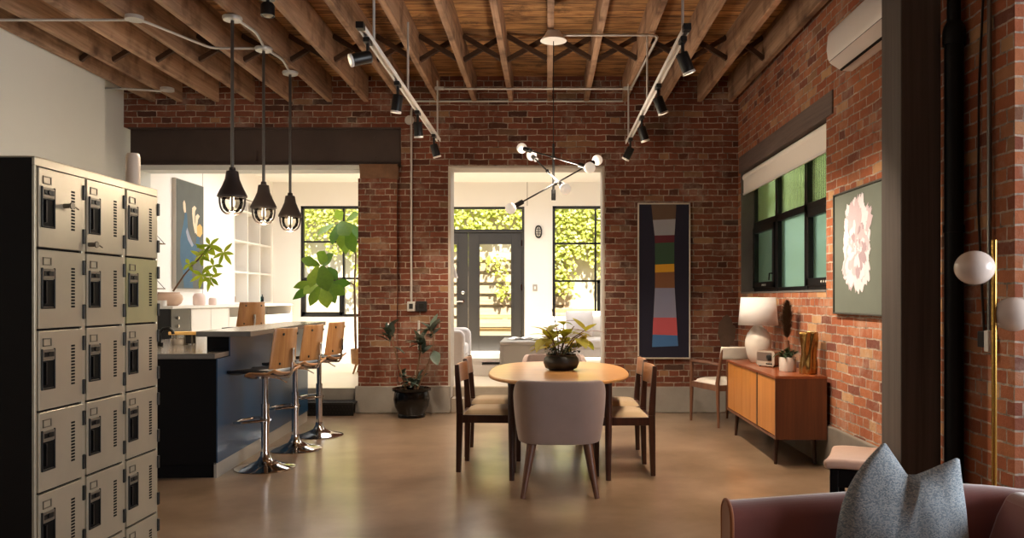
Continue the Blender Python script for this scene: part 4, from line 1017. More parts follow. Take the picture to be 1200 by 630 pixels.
# ------------------------------------------------------------------ right side of the room
s = thing('air_conditioner', 'white wall air conditioner high on the right brick wall', 'air conditioner', (XR-.001, 4.80, 2.95))
prof = [(0, .30), (-.12, .30), (-.165, .285), (-.185, .25), (-.192, .15), (-.185, .09), (-.165, .055), (-.10, .012), (-.04, 0), (0, 0)]
MB().prism(prof, 'y', 0, .95).build('body', 'ac_white', s, bevel=.012, seg=3, smooth=50)
MB().bar((-.179, .02, .062), (-.179, .93, .062), .004, .004).build('seam', 'dark_steel', s)
b = MB().prism([(-.176, .062), (-.112, .014), (-.108, .008), (-.182, .058)], 'y', .03, .92); b.build('louver', 'ac_white', s)
MB().prism([(-.105, .008), (-.09, .000), (-.092, -.004), (-.108, .004)], 'y', .03, .92).build('vent', 'black_hole', s)

s = thing('sideboard', 'long low teak sideboard on tapered legs under the window', 'sideboard', (1.77, 6.18, 0))
SD, SL, z0, z1 = .40, 1.67, .222, .715
b = MB(); b.box(0, SD, 0, .02, z0, z1); b.box(0, SD, SL-.02, SL, z0, z1); b.box(.0, SD, .02, SL-.02, z0, z0+.022); b.box(SD-.012, SD, .02, SL-.02, z0+.02, z1-.02)
for y in (.56, .585, 1.11): b.box(.02, SD-.02, y-.008, y+.008, z0+.02, z1-.02)
b.build('carcass', 'teak_case', s, bevel=.002, seg=1)
MB().box(-.004, SD+.002, -.003, SL+.003, z1-.022, z1).build('top', 'teak_case_top', s, bevel=.003)
for y0_, y1_ in ((.026, .548), (.588, .80), (.803, 1.10), (1.103, 1.375), (1.378, 1.644)):
    d = MB().box(.006, .024, y0_, y1_, z0+.026, z1-.026).build('door', 'teak_front', s, bevel=.002, seg=1)
MB().box(.004, .02, .552, .584, z0+.024, z1-.024).build('divider', 'dark_wood', s)
for x in (.06, SD-.05):
    for y in (.18, SL-.18): MB().tube([(x, y, z0), (x+.0, y, z0-.01), (x+(-.012 if x < .2 else .012), y+(-.012 if y < 1 else .012), 0)], [.022, .022, .012], 14).build('leg', 'dark_wood', s, smooth=50)
ST = z1
s = thing('table_lamp', 'white ceramic table lamp with a white drum shade on the sideboard', 'lamp', (1.985, 7.50, ST))
MB().lathe([(0, 0), (.065, 0), (.075, .01), (.105, .08), (.122, .16), (.12, .21), (.10, .27), (.065, .32), (.03, .355), (.022, .375), (0, .375)], n=40).build('base', 'ceramic', s, smooth=60)
b = MB(); b.cyl((0, 0, .37), (0, 0, .45), .011, n=12); b.tube([(.0, 0, .62), (.0, 0, .44)], .006, 6)
for a in (0, 2.1, 4.2): b.tube([(0, 0, .62), (.15*math.cos(a), .15*math.sin(a), .605)], .003, 6)
b.build('stem', 'brass', s, smooth=50)
MB().lathe([(.178, .36), (.155, .61)], n=48).build('lamp_shade', 'shade', s, smooth=180, solid=.003) if False else None
w = MB(); n_ = 48
ra = [w.bm.verts.new((.181*math.cos(2*PI*k/n_), .181*math.sin(2*PI*k/n_), .352)) for k in range(n_)]; rb = [w.bm.verts.new((.158*math.cos(2*PI*k/n_), .158*math.sin(2*PI*k/n_), .612)) for k in range(n_)]
for k in range(n_): w.face([ra[k], ra[(k+1) % n_], rb[(k+1) % n_], rb[k]])
w.build('lamp_shade', 'shade', s, smooth=180, solid=.004)
s = thing('radio', 'small retro radio with a round dial on the sideboard in front of the lamp', 'radio', (1.925, 7.02, ST), R(-58))
MB().prism(rrect(.21, .135, .025, cx=0, cy=.075), 'y', -.0, .095).build('cabinet', 'walnut', s, bevel=.003)
MB().prism(rrect(.208, .133, .025, cx=0, cy=.075), 'y', -.008, .0).build('front', 'radio_face', s, bevel=.002)
MB().prism(rrect(.17, .075, .008, cx=-.008, cy=.09), 'y', -.010, -.007).build('grille', 'cloth_dark', s)
MB().lathe([(0, 0), (.026, 0), (.026, .012), (.018, .014), (0, .014)], (.05, -.009, .088), 20, Matrix.Rotation(PI/2, 3, 'X')).build('dial', 'black_metal', s, smooth=40)
for x in (.02, .045, .07): MB().box(x-.008, x+.008, -.014, -.007, .024, .036).build('knob', 'dark_steel', s, bevel=.002)
b = MB()
for x in (-.08, .08):
    for y in (.015, .08): b.cyl((x, y, 0), (x, y, .009), .008, n=10)
b.build('feet', 'black_metal', s)
s = thing('potted_succulent', 'small leafy plant in a white round pot on the sideboard', 'plant', (1.99, 6.60, ST))
MB().lathe([(0, 0), (.064, 0), (.068, .006), (.070, .118), (.062, .118), (.060, .10), (0, .10)], n=32).build('pot', 'plaster_pot', s, smooth=40)
MB().lathe([(0, .104), (.061, .103), (0, .10)], n=20).build('soil', 'soil', s)
b = MB()
for i in range(90):
    a, rr = rnd(0, 2*PI), rnd(0, .06); b.leaf((math.cos(a)*rr, math.sin(a)*rr, .105+rnd(0, .05)), rdir(-.1, 1.3), (0, 0, 1), rnd(.05, .085), rnd(.022, .032), rnd(.1, .5), .3)
b.build('leaves', 'small_leaf', s, smooth=180)
s = thing('gold_vase', 'tall gold ribbed vase at the near end of the sideboard', 'vase', (2.085, 6.36, ST))
def gv(u, v):
    a = 2*PI*u; z = .335*v; r_ = .062+.006*math.sin(3*a+4*v)+.005*math.sin(7*a-5*v+2)+.004*math.sin(v*9)+.004*(v > .95); return (r_*math.cos(a), r_*math.sin(a), z)
b = MB().patch(gv, 64, 24, closeu=True); b.bm.verts.ensure_lookup_table()
b.build('body', 'gold', s, smooth=180, solid=-.005)
MB().lathe([(0, .0), (.056, .0), (.056, .006), (0, .006)], n=32).build('base', 'gold', s)
s = thing('dried_plume', 'dark dried plume in a slim brown vase behind the radio', 'dried plant', (2.10, 6.98, ST))
MB().lathe([(0, 0), (.035, 0), (.038, .01), (.034, .10), (.024, .19), (.02, .22), (.024, .235), (.018, .235), (.016, .21), (0, .2)], n=24).build('vase', 'walnut', s, smooth=50)
MB().tube([(0, 0, .05), (0, 0, .3), (.0, -.005, .5)], .005, 6).build('stem', 'stem', s, smooth=60)
b = MB()
for i in range(2200):
    t_ = rnd(0, 1); z = .26+.32*t_; rr = .065*math.sin(PI*min(.97, .12+.85*t_))**.7
    a = rnd(0, 2*PI); d = Vector((math.cos(a)*.8, math.sin(a)*.8, rnd(.5, 1.4))); b.leaf((math.cos(a)*rr*.3, math.sin(a)*rr*.3, z), d, (0, 0, 1), rnd(.02, .085)*(rr/.055), .005, .2, n=2, shape=[.6, 1, .1])
b.build('plume', 'plume', s)

# corner armchair
s = thing('armchair', 'wooden armchair with a cream seat in the corner behind the sideboard', 'armchair', (1.86, 8.44, 0), R(20))
# local: faces +y, back at -y; width along x
hw, hd = .225, .255
for sx in (-1, 1):
    MB().tube([(sx*hw, hd, .64), (sx*hw, hd, .42), (sx*(hw+.0), hd+.015, 0)], [.017, .022, .013], 12).build('leg', 'walnut', s, smooth=50)
    MB().tube([(sx*hw*.95, -hd-.07, .80), (sx*hw, -hd+.0, .45), (sx*hw, -hd-.02, 0)], [.013, .022, .013], 12).build('leg', 'walnut', s, smooth=50)
    MB().tube([(sx*hw, hd+.02, .645), (sx*(hw+.01), 0, .65), (sx*hw, -hd-.03, .645)], [.018, .022, .016], 12).build('armrest', 'walnut', s, smooth=60)
    MB().bar((sx*hw, -hd, .40), (sx*hw, hd, .40), .024, .06).build('side_rail', 'walnut', s, bevel=.004)
for y in (-hd, hd): MB().bar((-hw, y, .40), (hw, y, .40), .024, .06).build('cross_rail', 'walnut', s, bevel=.004)
def seat(u, v):
    x = (u-.5)*(2*hw-.03); y = (v-.5)*(2*hd-.02); e = (1-abs(2*u-1)**6)*(1-abs(2*v-1)**6); return (x, y, .43+.045*e**.6)
b = MB().patch(seat, 14, 14); b.box(-hw+.02, hw-.02, -hd+.02, hd-.02, .425, .432); b.build('seat', 'white_fabric', s, smooth=60)
def back(u, v):
    x = (u-.5)*2*hw*1.0; return (x, -hd-.035-.035*v-.05*(1-(2*u-1)**2), .70+.125*v)
MB().patch(back, 14, 5).build('backrest', 'white_fabric', s, smooth=180, solid=.028, bevel=.006)

# upholstered stool beside the post
s = thing('stool', 'dark wooden stool with a curved blush seat in front of the timber post', 'stool', (1.668, 4.285, 0), R(-27))
sw, sd = .13, .17
for sx in (-1, 1):
    for sy in (-1, 1): MB().bar((sx*(sw-.03), sy*(sd-.03), 0), (sx*(sw-.03), sy*(sd-.03), .42), .036, .036, (0, 1, 0), .044, .044).build('leg', 'black_panel', s, bevel=.004)
b = MB(); b.box(-sw+.01, sw-.01, -sd+.012, -sd+.045, .33, .42); b.box(-sw+.01, sw-.01, sd-.045, sd-.012, .33, .42); b.box(-sw+.012, -sw+.045, -sd+.04, sd-.04, .33, .42); b.box(sw-.045, sw-.012, -sd+.04, sd-.04, .33, .42)
b.build('frame', 'black_panel', s, bevel=.003)
def sseat(u, v):
    x = (u-.5)*2*(sw+.02); y = (v-.5)*2*(sd+.015); return (x, y, .447+.03*abs(2*v-1)**2.5*(1 if v > .5 else .35)-.012*abs(2*u-1)**4)
MB().patch(sseat, 16, 16).build('seat', 'pink_fabric', s, smooth=180, solid=.05, bevel=.018, seg=3)

# sofa: far arm across the picture, back along the right
s = thing('sofa', 'dusty rose velvet sofa with rounded arm and piping painted with warm light in the near right corner', 'sofa', (1.0, 1.75, 0))
path = []
pts = [(-.42, .80), (.28, .80)]
for i in range(9):
    a = PI/2*(1-i/8); pts.append((.28+.28*math.cos(a), .52+.28*math.sin(a)))
for i in range(9):
    a = -PI/2*(i/8); pts.append((.28+.28*math.cos(a), -.52+.28*math.sin(a)))
pts += [(-.42, -.80)]
dense = []
for p, q in zip(pts, pts[1:]):
    n_ = max(1, int((Vector(q)-Vector(p)).length/.07))
    for i in range(n_): dense.append(Vector(p).lerp(Vector(q), i/n_))
dense.append(Vector(pts[-1]))
def topz(p): return .672+.055*min(1, max(0, (p.x+.42)/.75))
b = MB(); rings = []; rim = []; th = .13
for i, p in enumerate(dense):
    d = (dense[min(i+1, len(dense)-1)]-dense[max(i-1, 0)]).normalized(); n_ = Vector((-d.y, d.x)); tz = topz(p)   # n_ points outwards? path runs clockwise
    prof = [(-th/2, .16), (-th/2, tz-.05)]+[(-math.cos(PI*k/8)*th/2, tz-.05+math.sin(PI*k/8)*.05) for k in range(1, 8)]+[(th/2, tz-.05), (th/2+.01, .16)]
    rings.append([b.bm.verts.new((p.x+n_.x*o, p.y+n_.y*o, z)) for o, z in prof])
for a, c in zip(rings, rings[1:]):
    m_ = len(a)
    for k in range(m_): b.face([a[k], a[(k+1) % m_], c[(k+1) % m_], c[k]])
b.face(rings[0]); b.face(rings[-1][::-1])
b.build('shell', 'velvet', s, smooth=50, bevel=.02, seg=3)
for p, sg in ((dense[0], 1), (dense[-1], -1)):
    tz = topz(p); pr = [(p.x-.004, p.y+th/2*1.02, .17), (p.x-.004, p.y+th/2*1.02, tz-.05)]+[(p.x-.004, p.y+math.cos(PI*k/8)*th/2*1.02, tz-.05+math.sin(PI*k/8)*.052) for k in range(1, 8)]+[(p.x-.004, p.y-th/2*1.02, tz-.05), (p.x-.004, p.y-th/2*1.02, .17)]
    MB().tube(pr, .007, 8).build('piping', 'velvet_warm_lit', s, smooth=60)
    fr = [(q[1], q[2]) for q in pr]; MB().prism(fr, 'x', p.x-.008, p.x+.002).build('arm_front', 'velvet_warm_lit', s, smooth=50)  # arm end coloured as if lit orange from the left
b = MB().prism(rrect(.86, 1.44, .16, cx=.04, cy=0), 'z', .27, .43); b.build('seat_cushion', 'velvet', s, bevel=.04, seg=4, smooth=40)
b = MB().prism(rrect(.84, 1.46, .2, cx=.04, cy=0), 'z', .15, .275); b.build('base', 'velvet', s)
for y0_, y1_ in ((-.69, -.005), (.005, .69)):
    b = MB().prism([(.30, .43), (.47, .43), (.49, .60), (.485, .70), (.45, .735), (.40, .73), (.365, .66), (.31, .5)], 'y', y0_, y1_); b.build('back_cushion', 'velvet', s, bevel=.03, seg=4, smooth=50)
for sx, sy in ((-.34, .72), (.40, .62), (-.34, -.72), (.40, -.62)): MB().tube([(sx, sy, .165), (sx, sy, 0)], [.024, .016], 12).build('leg', 'dark_wood', s, smooth=50)
# pillow with a karate-chopped top
def ppt(px, py, Y): return Vector(((px-VX)*Y/F, Y, H+(VY-py)*Y/F))
PY = 2.36
TL, TR = ppt(1043, 520, PY+.05), ppt(1134, 538, PY-.02)
BLx, BRx = ppt(980, 640, PY).x, ppt(1141, 640, PY).x; zb = .44
TOP = [(0, ppt(1042, 523, PY+.05)), (.04, ppt(1046, 522, PY+.05)), (.34, ppt(1072, 560, PY+.02)), (.44, ppt(1084, 560, PY-.01)), (.96, ppt(1131, 540, PY-.02)), (1, ppt(1135, 542, PY-.01))]
def topc(u):
    for (a, P), (c, Q) in zip(TOP, TOP[1:]):
        if u <= c: return P.lerp(Q, (u-a)/(c-a))
    return TOP[-1][1]
def psurf(side):
    def f(u, v):
        t_ = topc(u); xb = BLx+(BRx-BLx)*u
        w_ = v**(3.2-1.6*u); x = xb+(t_.x-xb)*w_; z = zb+(t_.z-zb)*v
        e = (max(0, 1-abs(2*u-1)**2.4)*max(0, 1-abs(2*v-1)**2.6))**.62
        y = PY+(t_.y-PY)*v**2.2+.05*v+side*.075*e+.012*noise.noise(Vector((u*4, v*4, side)))*e
        return (x, y, z)
    return f
p_ = MB(); p_.patch(psurf(-1), 60, 40); p_.patch(psurf(1), 60, 40)
bmesh.ops.remove_doubles(p_.bm, verts=p_.bm.verts[:], dist=.0008)
tag(p_.build('throw_pillow', 'pillow', smooth=70), 'blue grey woven throw pillow with a dented top on the velvet sofa', 'pillow')

# brass globe lamp, drain pipe and conduit by the post
LYg = 3.3
lx = (1165-VX)*LYg/F
s = thing('globe_lamp', 'brass floor lamp with two opal globes in front of the right brick wall', 'lamp', (lx, LYg, 0))
MB().lathe([(0, 0), (.14, 0), (.14, .015), (.02, .022), (0, .022)], n=32).build('base', 'brass', s, smooth=40)
ztop = H+(VY-281)*LYg/F
MB().cyl((0, 0, .02), (0, 0, ztop), .0105, n=14).build('pole', 'brass', s, smooth=50)
for gx, gy, sg in ((1142, 313.5, -1), (1188, 368, 1)):
    gz = H+(VY-gy)*LYg/F; x = (gx-VX)*LYg/F-lx
    g = MB().ball((x, 0, gz), .075, 28, 18, (1.03, 1, .94)).build('globe', 'globe', s, smooth=180)
    b = MB(); b.lathe([(0, 0), (.035, 0.0), (.05, .018), (.05, .022), (0, .024)] if False else [(0, .0), (.012, 0), (.03, .012), (.052, .03), (.05, .034), (0, .02)], (sg*.008, 0, gz), 24, Matrix.Rotation(sg*PI/2, 3, 'Y'))
    b.build('socket_cup', 'brass', g, smooth=50)
s = thing('drain_pipe', 'black cast iron drain pipe between the timber post and the brick wall', 'pipe', (2.142, 4.20, 0))
zb_ = H+(VY-42)*4.2/F
b = MB(); b.cyl((0, 0, 0), (0, 0, zb_), .047, n=24); b.cyl((0, 0, zb_), (0, 0, 3.87), .034, n=24); b.build('pipe', 'black_iron', s, smooth=40)
b = MB().lathe([(0, zb_-.05), (.054, zb_-.05), (.057, zb_-.03), (.057, zb_+.02), (.05, zb_+.05), (.036, zb_+.075), (0, zb_+.075)], n=24); b.build('bell_joint', 'black_iron', s, smooth=40)
zc = H+(VY-268)*4.2/F
b = MB(); b.lathe([(.047, zc-.02), (.052, zc-.02), (.052, zc+.02), (.047, zc+.02), (.047, zc-.02)], n=24); b.box(-.06, -.045, -.02, .02, zc-.02, zc+.02) if False else None; b.build('clamp', 'black_iron', s, smooth=40)
conduit('conduit', [(2.185, 3.94, 3.87), (2.185, 3.94, 1.1)], 'vertical grey conduit on the brick wall behind the brass lamp', r=.0115, mat='pole_metal')
b = thing('wall_switch', 'small black and grey switch box on the brick wall behind the brass lamp', 'switch', (XR-.001, 3.955, 1.055))
MB().box(-.04, 0, -.04, .0, 0, .105).build('box', 'galv', b, bevel=.004); MB().box(-.045, 0, .0, .05, .02, .10).build('cover', 'black_metal', b, bevel=.004)
tag(MB().tube([(XR-.012, 4.02, 3.87), (XR-.012, 4.06, 3.3), (XR-.012, 4.0, 2.95), (XR-.012, 4.05, 2.4), (XR-.012, 4.06, 1.8), (XR-.012, 4.0, 1.12)], .006, 6).build('cable', 'black_metal', smooth=60), 'thin black cable running down the brick wall beside the conduit', 'cable')
# ------------------------------------------------------------------ kitchen in the extension
KX, FX = -4.95, -4.49        # wall, cabinet fronts
CZ = 1.222
s = thing('built_in_oven', 'charcoal built in appliance with steel knobs under the kitchen counter', 'oven', (KX, YB+.33, ZF))
OL = 10.06-(YB+.33)
MB().box(.02, FX-KX-.02, 0, OL, 0, CZ-.032-ZF).build('body', 'appliance', s)
d = MB().box(FX-KX-.02, FX-KX, .003, OL-.003, .06, CZ-.034-ZF).build('door', 'appliance', s, bevel=.003)
for yy, zz in ((.16, .80), (.16, .70), (.33, .52)): 
    b = MB(); b.lathe([(0, 0), (.02, 0), (.018, .02), (0, .022)], (FX-KX, yy, zz), 14, Matrix.Rotation(PI/2, 3, 'Y')); b.build('knob', 'chrome', s, smooth=40)
b = MB(); b.tube([(FX-KX, .10, .62), (FX-KX+.04, .10, .62), (FX-KX+.04, .34, .62), (FX-KX, .34, .62)], .008, 8); b.build('handle', 'chrome', s, smooth=50)
def cabinet(y0, y1, label, ndoors):
    s = thing('kitchen_cabinet', label, 'cabinet', (KX, y0, ZF)); L = y1-y0; hh = CZ-.032-ZF
    MB().box(.01, FX-KX-.022, 0.002, L-.002, 0, hh).build('body', 'white_lacquer', s)
    for i in range(ndoors): MB().box(FX-KX-.02, FX-KX, L*i/ndoors+.004, L*(i+1)/ndoors-.004, .03, hh-.01).build('door', 'white_lacquer', s, bevel=.002, seg=1)
    return s
cabinet(10.07, 11.25, 'white two door kitchen cabinet between the charcoal oven and the open niche', 2)
s = thing('open_shelf_unit', 'white open niche with a long drawer under the end of the kitchen counter', 'shelf unit', (KX, 11.26, ZF)); L = 14.05-11.26; hh = CZ-.032-ZF
b = MB(); b.box(.01, .03, 0, L, 0, hh); b.box(.01, FX-KX, 0, .02, 0, hh); b.box(.01, FX-KX, L-.03, L, 0, hh); b.box(.01, FX-KX-.02, .02, L-.03, 0, .55); b.build('carcass', 'white_lacquer', s)
MB().box(FX-KX-.02, FX-KX, .024, L-.034, .55, .77).build('drawer', 'white_lacquer', s, bevel=.002, seg=1)
tag(MB().box(KX+.001, FX+.02, YB+.33, 14.07, CZ-.032, CZ).build('countertop', 'white_lacquer', bevel=.003), 'long white kitchen countertop along the left wall', 'countertop')
# tall grid of shelves built into the wall
s = thing('shelving', 'tall white grid of open shelves built into the kitchen wall', 'shelving', (-5.38, 12.64, CZ+.002)); L = 1.72; SZ = 2.93-CZ
b = MB(); b.box(0, .02, 0, L, 0, SZ)
for i in range(4): y = i*(L-.03)/3; b.box(0.02, .425, y, y+.03, 0, SZ)
for z in (0, .50, 1.0, 1.5, SZ-.03): b.box(.02, .424, .03, L-.03, z, z+.028)
b.build('carcass', 'white_lacquer', s)
def lath(name, label, cat, prof, loc, mat, n=24, group=None):
    o = tag(MB().lathe(prof, (0, 0, 0), n).build(name, mat, smooth=50), label, cat, group); o.location = loc; return o
SX = -5.08
o = thing('decanter', 'amber glass decanter in the nearest bottom shelf cell', 'bottle', (SX+.03, 12.80, CZ+.031))
MB().lathe([(0, 0), (.05, 0), (.055, .02), (.05, .09), (.02, .12), (.016, .15), (0, .15)], n=20).build('body', 'amber', o, smooth=50); MB().lathe([(0, .15), (.014, .15), (.026, .165), (.026, .20), (0, .205)], n=16).build('stopper', 'dark_steel', o, smooth=50)
o = thing('bottle', 'small amber bottle in the middle bottom shelf cell', 'bottle', (SX+.03, 13.30, CZ+.031))
MB().lathe([(0, 0), (.03, 0), (.032, .01), (.032, .10), (.012, .13), (.012, .17), (0, .17)], n=16).build('body', 'amber', o, smooth=50); MB().lathe([(0, .17), (.014, .17), (.014, .20), (0, .20)], n=12).build('cap', 'black_metal', o)
lath('vase', 'teal vase in the farthest bottom shelf cell', 'vase', [(0, 0), (.05, 0), (.06, .03), (.055, .09), (.03, .12), (.02, .19), (.012, .24), (0, .24)], (SX+.03, 13.92, CZ+.031), 'teal')
lath('bottle', 'small dark bottle beside the teal vase', 'bottle', [(0, 0), (.025, 0), (.028, .01), (.028, .08), (.01, .10), (.01, .13), (0, .13)], (SX+.04, 14.12, CZ+.031), 'black_glaze', 16)
lath('candle', 'white candle standing in a middle row shelf cell', 'candle', [(0, 0), (.03, 0), (.03, .13), (0, .132)], (SX+.05, 12.72, CZ+.53), 'white_lacquer', 16)
lath('vase', 'slim white vase in an upper shelf cell', 'vase', [(0, 0), (.03, 0), (.036, .06), (.03, .15), (.016, .2), (.018, .25), (0, .25)], (SX+.03, 13.32, CZ+1.03), 'ceramic', 20)
lath('figurine', 'tiny dark figurine in the farthest middle shelf cell', 'figurine', [(0, 0), (.02, 0), (.015, .03), (.022, .06), (.01, .09), (.014, .11), (0, .12)], (SX+.04, 13.88, CZ+.53), 'black_glaze', 12)
# counter things
s = thing('branch_pot', 'round clay pot holding a bare branch with lime green leaves on the kitchen counter', 'plant', (-4.72, 9.96, CZ))
MB().lathe([(0, 0), (.10, 0), (.145, .035), (.165, .085), (.155, .13), (.125, .155), (.128, .17), (.115, .17), (.11, .15), (0, .14)], n=36).build('pot', 'terracotta', s, smooth=50)
def kp(px, py, Y=10.05): return Vector(((px-VX)*Y/F+4.72, Y-9.96, H+(VY-py)*Y/F-CZ))
bp = [kp(203, 341), kp(216, 322), kp(228, 308), kp(238, 297), kp(250, 290)]
b = MB(); b.tube(bp, [.012, .011, .009, .007, .005], 8); b.tube([bp[2], kp(235, 303), kp(246, 306)], .005, 6); b.build('stem', 'stem', s, smooth=60)
b = MB()
for px, py, nl, L in ((246, 287, 6, .17), (262, 296, 6, .17), (236, 300, 5, .14), (250, 311, 4, .14), (222, 309, 4, .12), (237, 322, 6, .19), (247, 325, 5, .17), (241, 293, 5, .15)):
    for k in range(nl): b.leaf(kp(px, py), (math.cos(2*PI*k/nl+px)*1, rnd(-.5, .5), math.sin(2*PI*k/nl+px)*.9-.25), (0, -1, .35), L*rnd(.8, 1.1), .05, .1, .15)
b.build('leaves', 'lime_leaf', s, smooth=180)
lath('jar', 'larger blush jar on the kitchen counter', 'jar', [(0, 0), (.07, 0), (.08, .015), (.08, .12), (.065, .15), (.05, .155), (.05, .16), (0, .165)], (-4.70, 10.78, CZ), 'pink_jar')
lath('jar', 'smaller blush jar beside the larger one on the kitchen counter', 'jar', [(0, 0), (.045, 0), (.052, .01), (.052, .08), (.04, .1), (0, .105)], (-4.66, 11.12, CZ), 'pink_jar')
lath('cup', 'small white cup on the counter beside the clay pot', 'cup', [(0, 0), (.05, 0), (.05, .07), (.045, .07), (.044, .01), (0, .01)], (-4.62, 9.58, CZ), 'white_lacquer')
# small wire shelves on the wall
for i, (z, lab, it) in enumerate(((1.99, 'upper triangular wire shelf on the white kitchen wall', 1), (1.43, 'lower triangular wire shelf on the white kitchen wall', 2))):
    s = thing('wall_shelf', lab, 'shelf', (KX, 9.78, z)); D, L = .17, .22
    MB().box(0, D, 0, L, 0, .012).build('board', 'stem', s, bevel=.002)
    for y in (.01, L-.01): MB().tube([(D-.006, y, .006), (.004, y, .18), (.004, y, .006)], .004, 6).build('bracket', 'black_metal', s)
    lath('cup' if it == 1 else 'canister', 'small cup on the upper triangular wire shelf' if it == 1 else 'small dark canister on the lower triangular wire shelf', 'cup' if it == 1 else 'canister', [(0, 0), (.035, 0), (.04, .10), (.032, .10), (.03, .02), (0, .02)], (KX+.07, 9.88, z+.012), 'terracotta' if it == 1 else 'appliance')
# painting of a dancer
py0, py1 = 10.53, 11.38
s = thing('dancer_painting', 'tall grey painting of a dancer in blue on the white kitchen wall', 'painting', (KX+.002, py0, 1.44)); PL, PH = py1-py0, 1.47
b = MB(); b.box(0, .05, 0, PL, 0, PH); b.build('stretcher', 'frame_white', s)
MB().box(.05, .053, .008, PL-.008, .008, PH-.008).build('canvas', 'canvas_grey', s)
def dp(poly, mat, lay):
    pts = [((p[0]-190)/(368-190)*PL, PH-(p[1]-110)/(830-110)*PH) for p in poly]
    MB().prism(pts, 'x', .053+lay*.0004, .0536+lay*.0004).build('paint', mat, s)
dp([(244, 325), (256, 322), (262, 420), (285, 500), (318, 540), (322, 580), (300, 640), (288, 720), (296, 820), (238, 820), (230, 700), (214, 620), (216, 500), (232, 410)], 'paint_blue', 0)
dp([(232, 260), (240, 242), (247, 262), (250, 320), (240, 325), (234, 300)], 'paint_skin', 1)
dp([(258, 420), (270, 460), (298, 530), (288, 545), (262, 500), (250, 450)], 'grey_cloth', 2)
dp([(290, 280), (305, 262), (318, 275), (308, 300), (306, 370), (316, 440), (308, 450), (296, 390), (290, 320)], 'paint_skin', 1)
dp([(312, 330), (326, 312), (340, 325), (328, 350), (322, 400), (328, 450), (316, 455), (308, 400)], 'paint_skin', 2)
dp([(320, 400), (340, 378), (356, 395), (358, 440), (342, 470), (322, 462)], 'paint_hair', 3)
dp([(318, 470), (338, 468), (340, 530), (326, 570), (312, 530)], 'paint_blue', 3)

# fiddle leaf fig in a wooden planter
s = thing('fiddle_leaf_fig', 'fiddle leaf fig tree with big green leaves in front of the kitchen window', 'plant', (-2.52, 11.05, ZF))
b = MB().lathe([(0, .13), (.17, .13), (.19, .15), (.20, .34), (.185, .34), (.17, .30), (0, .29)], n=32); b.build('pot', 'orange_wood', s, smooth=40)
for k in range(4): a = PI/4+PI/2*k; MB().tube([(.13*math.cos(a), .13*math.sin(a), .15), (.19*math.cos(a), .19*math.sin(a), 0)], [.018, .011], 10).build('leg', 'orange_wood', s, smooth=50)
def fp(px, py, Y): return Vector(((px-VX)*Y/F+2.52, Y-11.05, H+(VY-py)*Y/F-ZF))
b = MB(); tr = [fp(417, 412, 11.05), fp(416, 360, 11.05), fp(415.5, 334, 11.05)]
b.tube([(-.0, 0, .28)]+tr, [.02, .018, .016, .014], 10); b.tube([tr[2], fp(405, 328, 10.9), fp(392, 326, 10.8), fp(378, 330, 10.7)], [.012, .01, .009, .007], 8); b.tube([tr[2], fp(417, 300, 11.1), fp(412, 272, 11.0), fp(402, 262, 10.9)], [.013, .012, .01, .008], 8); b.build('trunk', 'stem', s, smooth=60)
b = MB(); FS = [.12, .42, .60, .70, .92, 1, .86, .5, .05]
random.seed(21)
# (base, tip, width px, distance) read leaf by leaf
for (x0, y0, x1, y1, w_, Y) in ((375, 311, 355, 303, 12, 10.6), (376, 310, 379, 295, 15, 10.65), (378, 312, 388, 298, 13, 10.7), (373, 311, 364, 333, 13, 10.5), (377, 311, 383, 337, 19, 10.4), (384, 313, 394, 325, 11, 10.6),
     (370, 330, 346, 335, 9, 10.6), (369, 333, 345, 348, 9, 10.65), (372, 333, 357, 342, 12, 10.5), (375, 334, 364, 355, 11, 10.45), (379, 335, 383, 357, 15, 10.4), (386, 333, 402, 343, 12, 10.5), (388, 332, 408, 331, 10, 10.6), (383, 336, 392, 352, 11, 10.5),
     (392, 262, 373, 272, 9, 10.9), (396, 262, 389, 283, 11, 10.8), (398, 260, 408, 273, 19, 10.7), (402, 262, 399, 288, 12, 10.8), (406, 266, 414, 292, 14, 10.7), (409, 262, 423, 278, 13, 10.9), (400, 258, 395, 247, 11, 11.0), (406, 258, 418, 250, 12, 11.0), (404, 270, 405, 294, 12, 11.0)):
    a_, t_ = fp(x0, y0, Y+.1), fp(x1, y1, Y-.05); d = t_-a_; b.leaf(a_, d, (rnd(-.3, .3), -1, rnd(.2, .6)), d.length*1.08, w_*Y/F*1.12, .08, .14, FS)
b.build('leaves', 'fig_leaf', s, smooth=180)
random.seed(5)

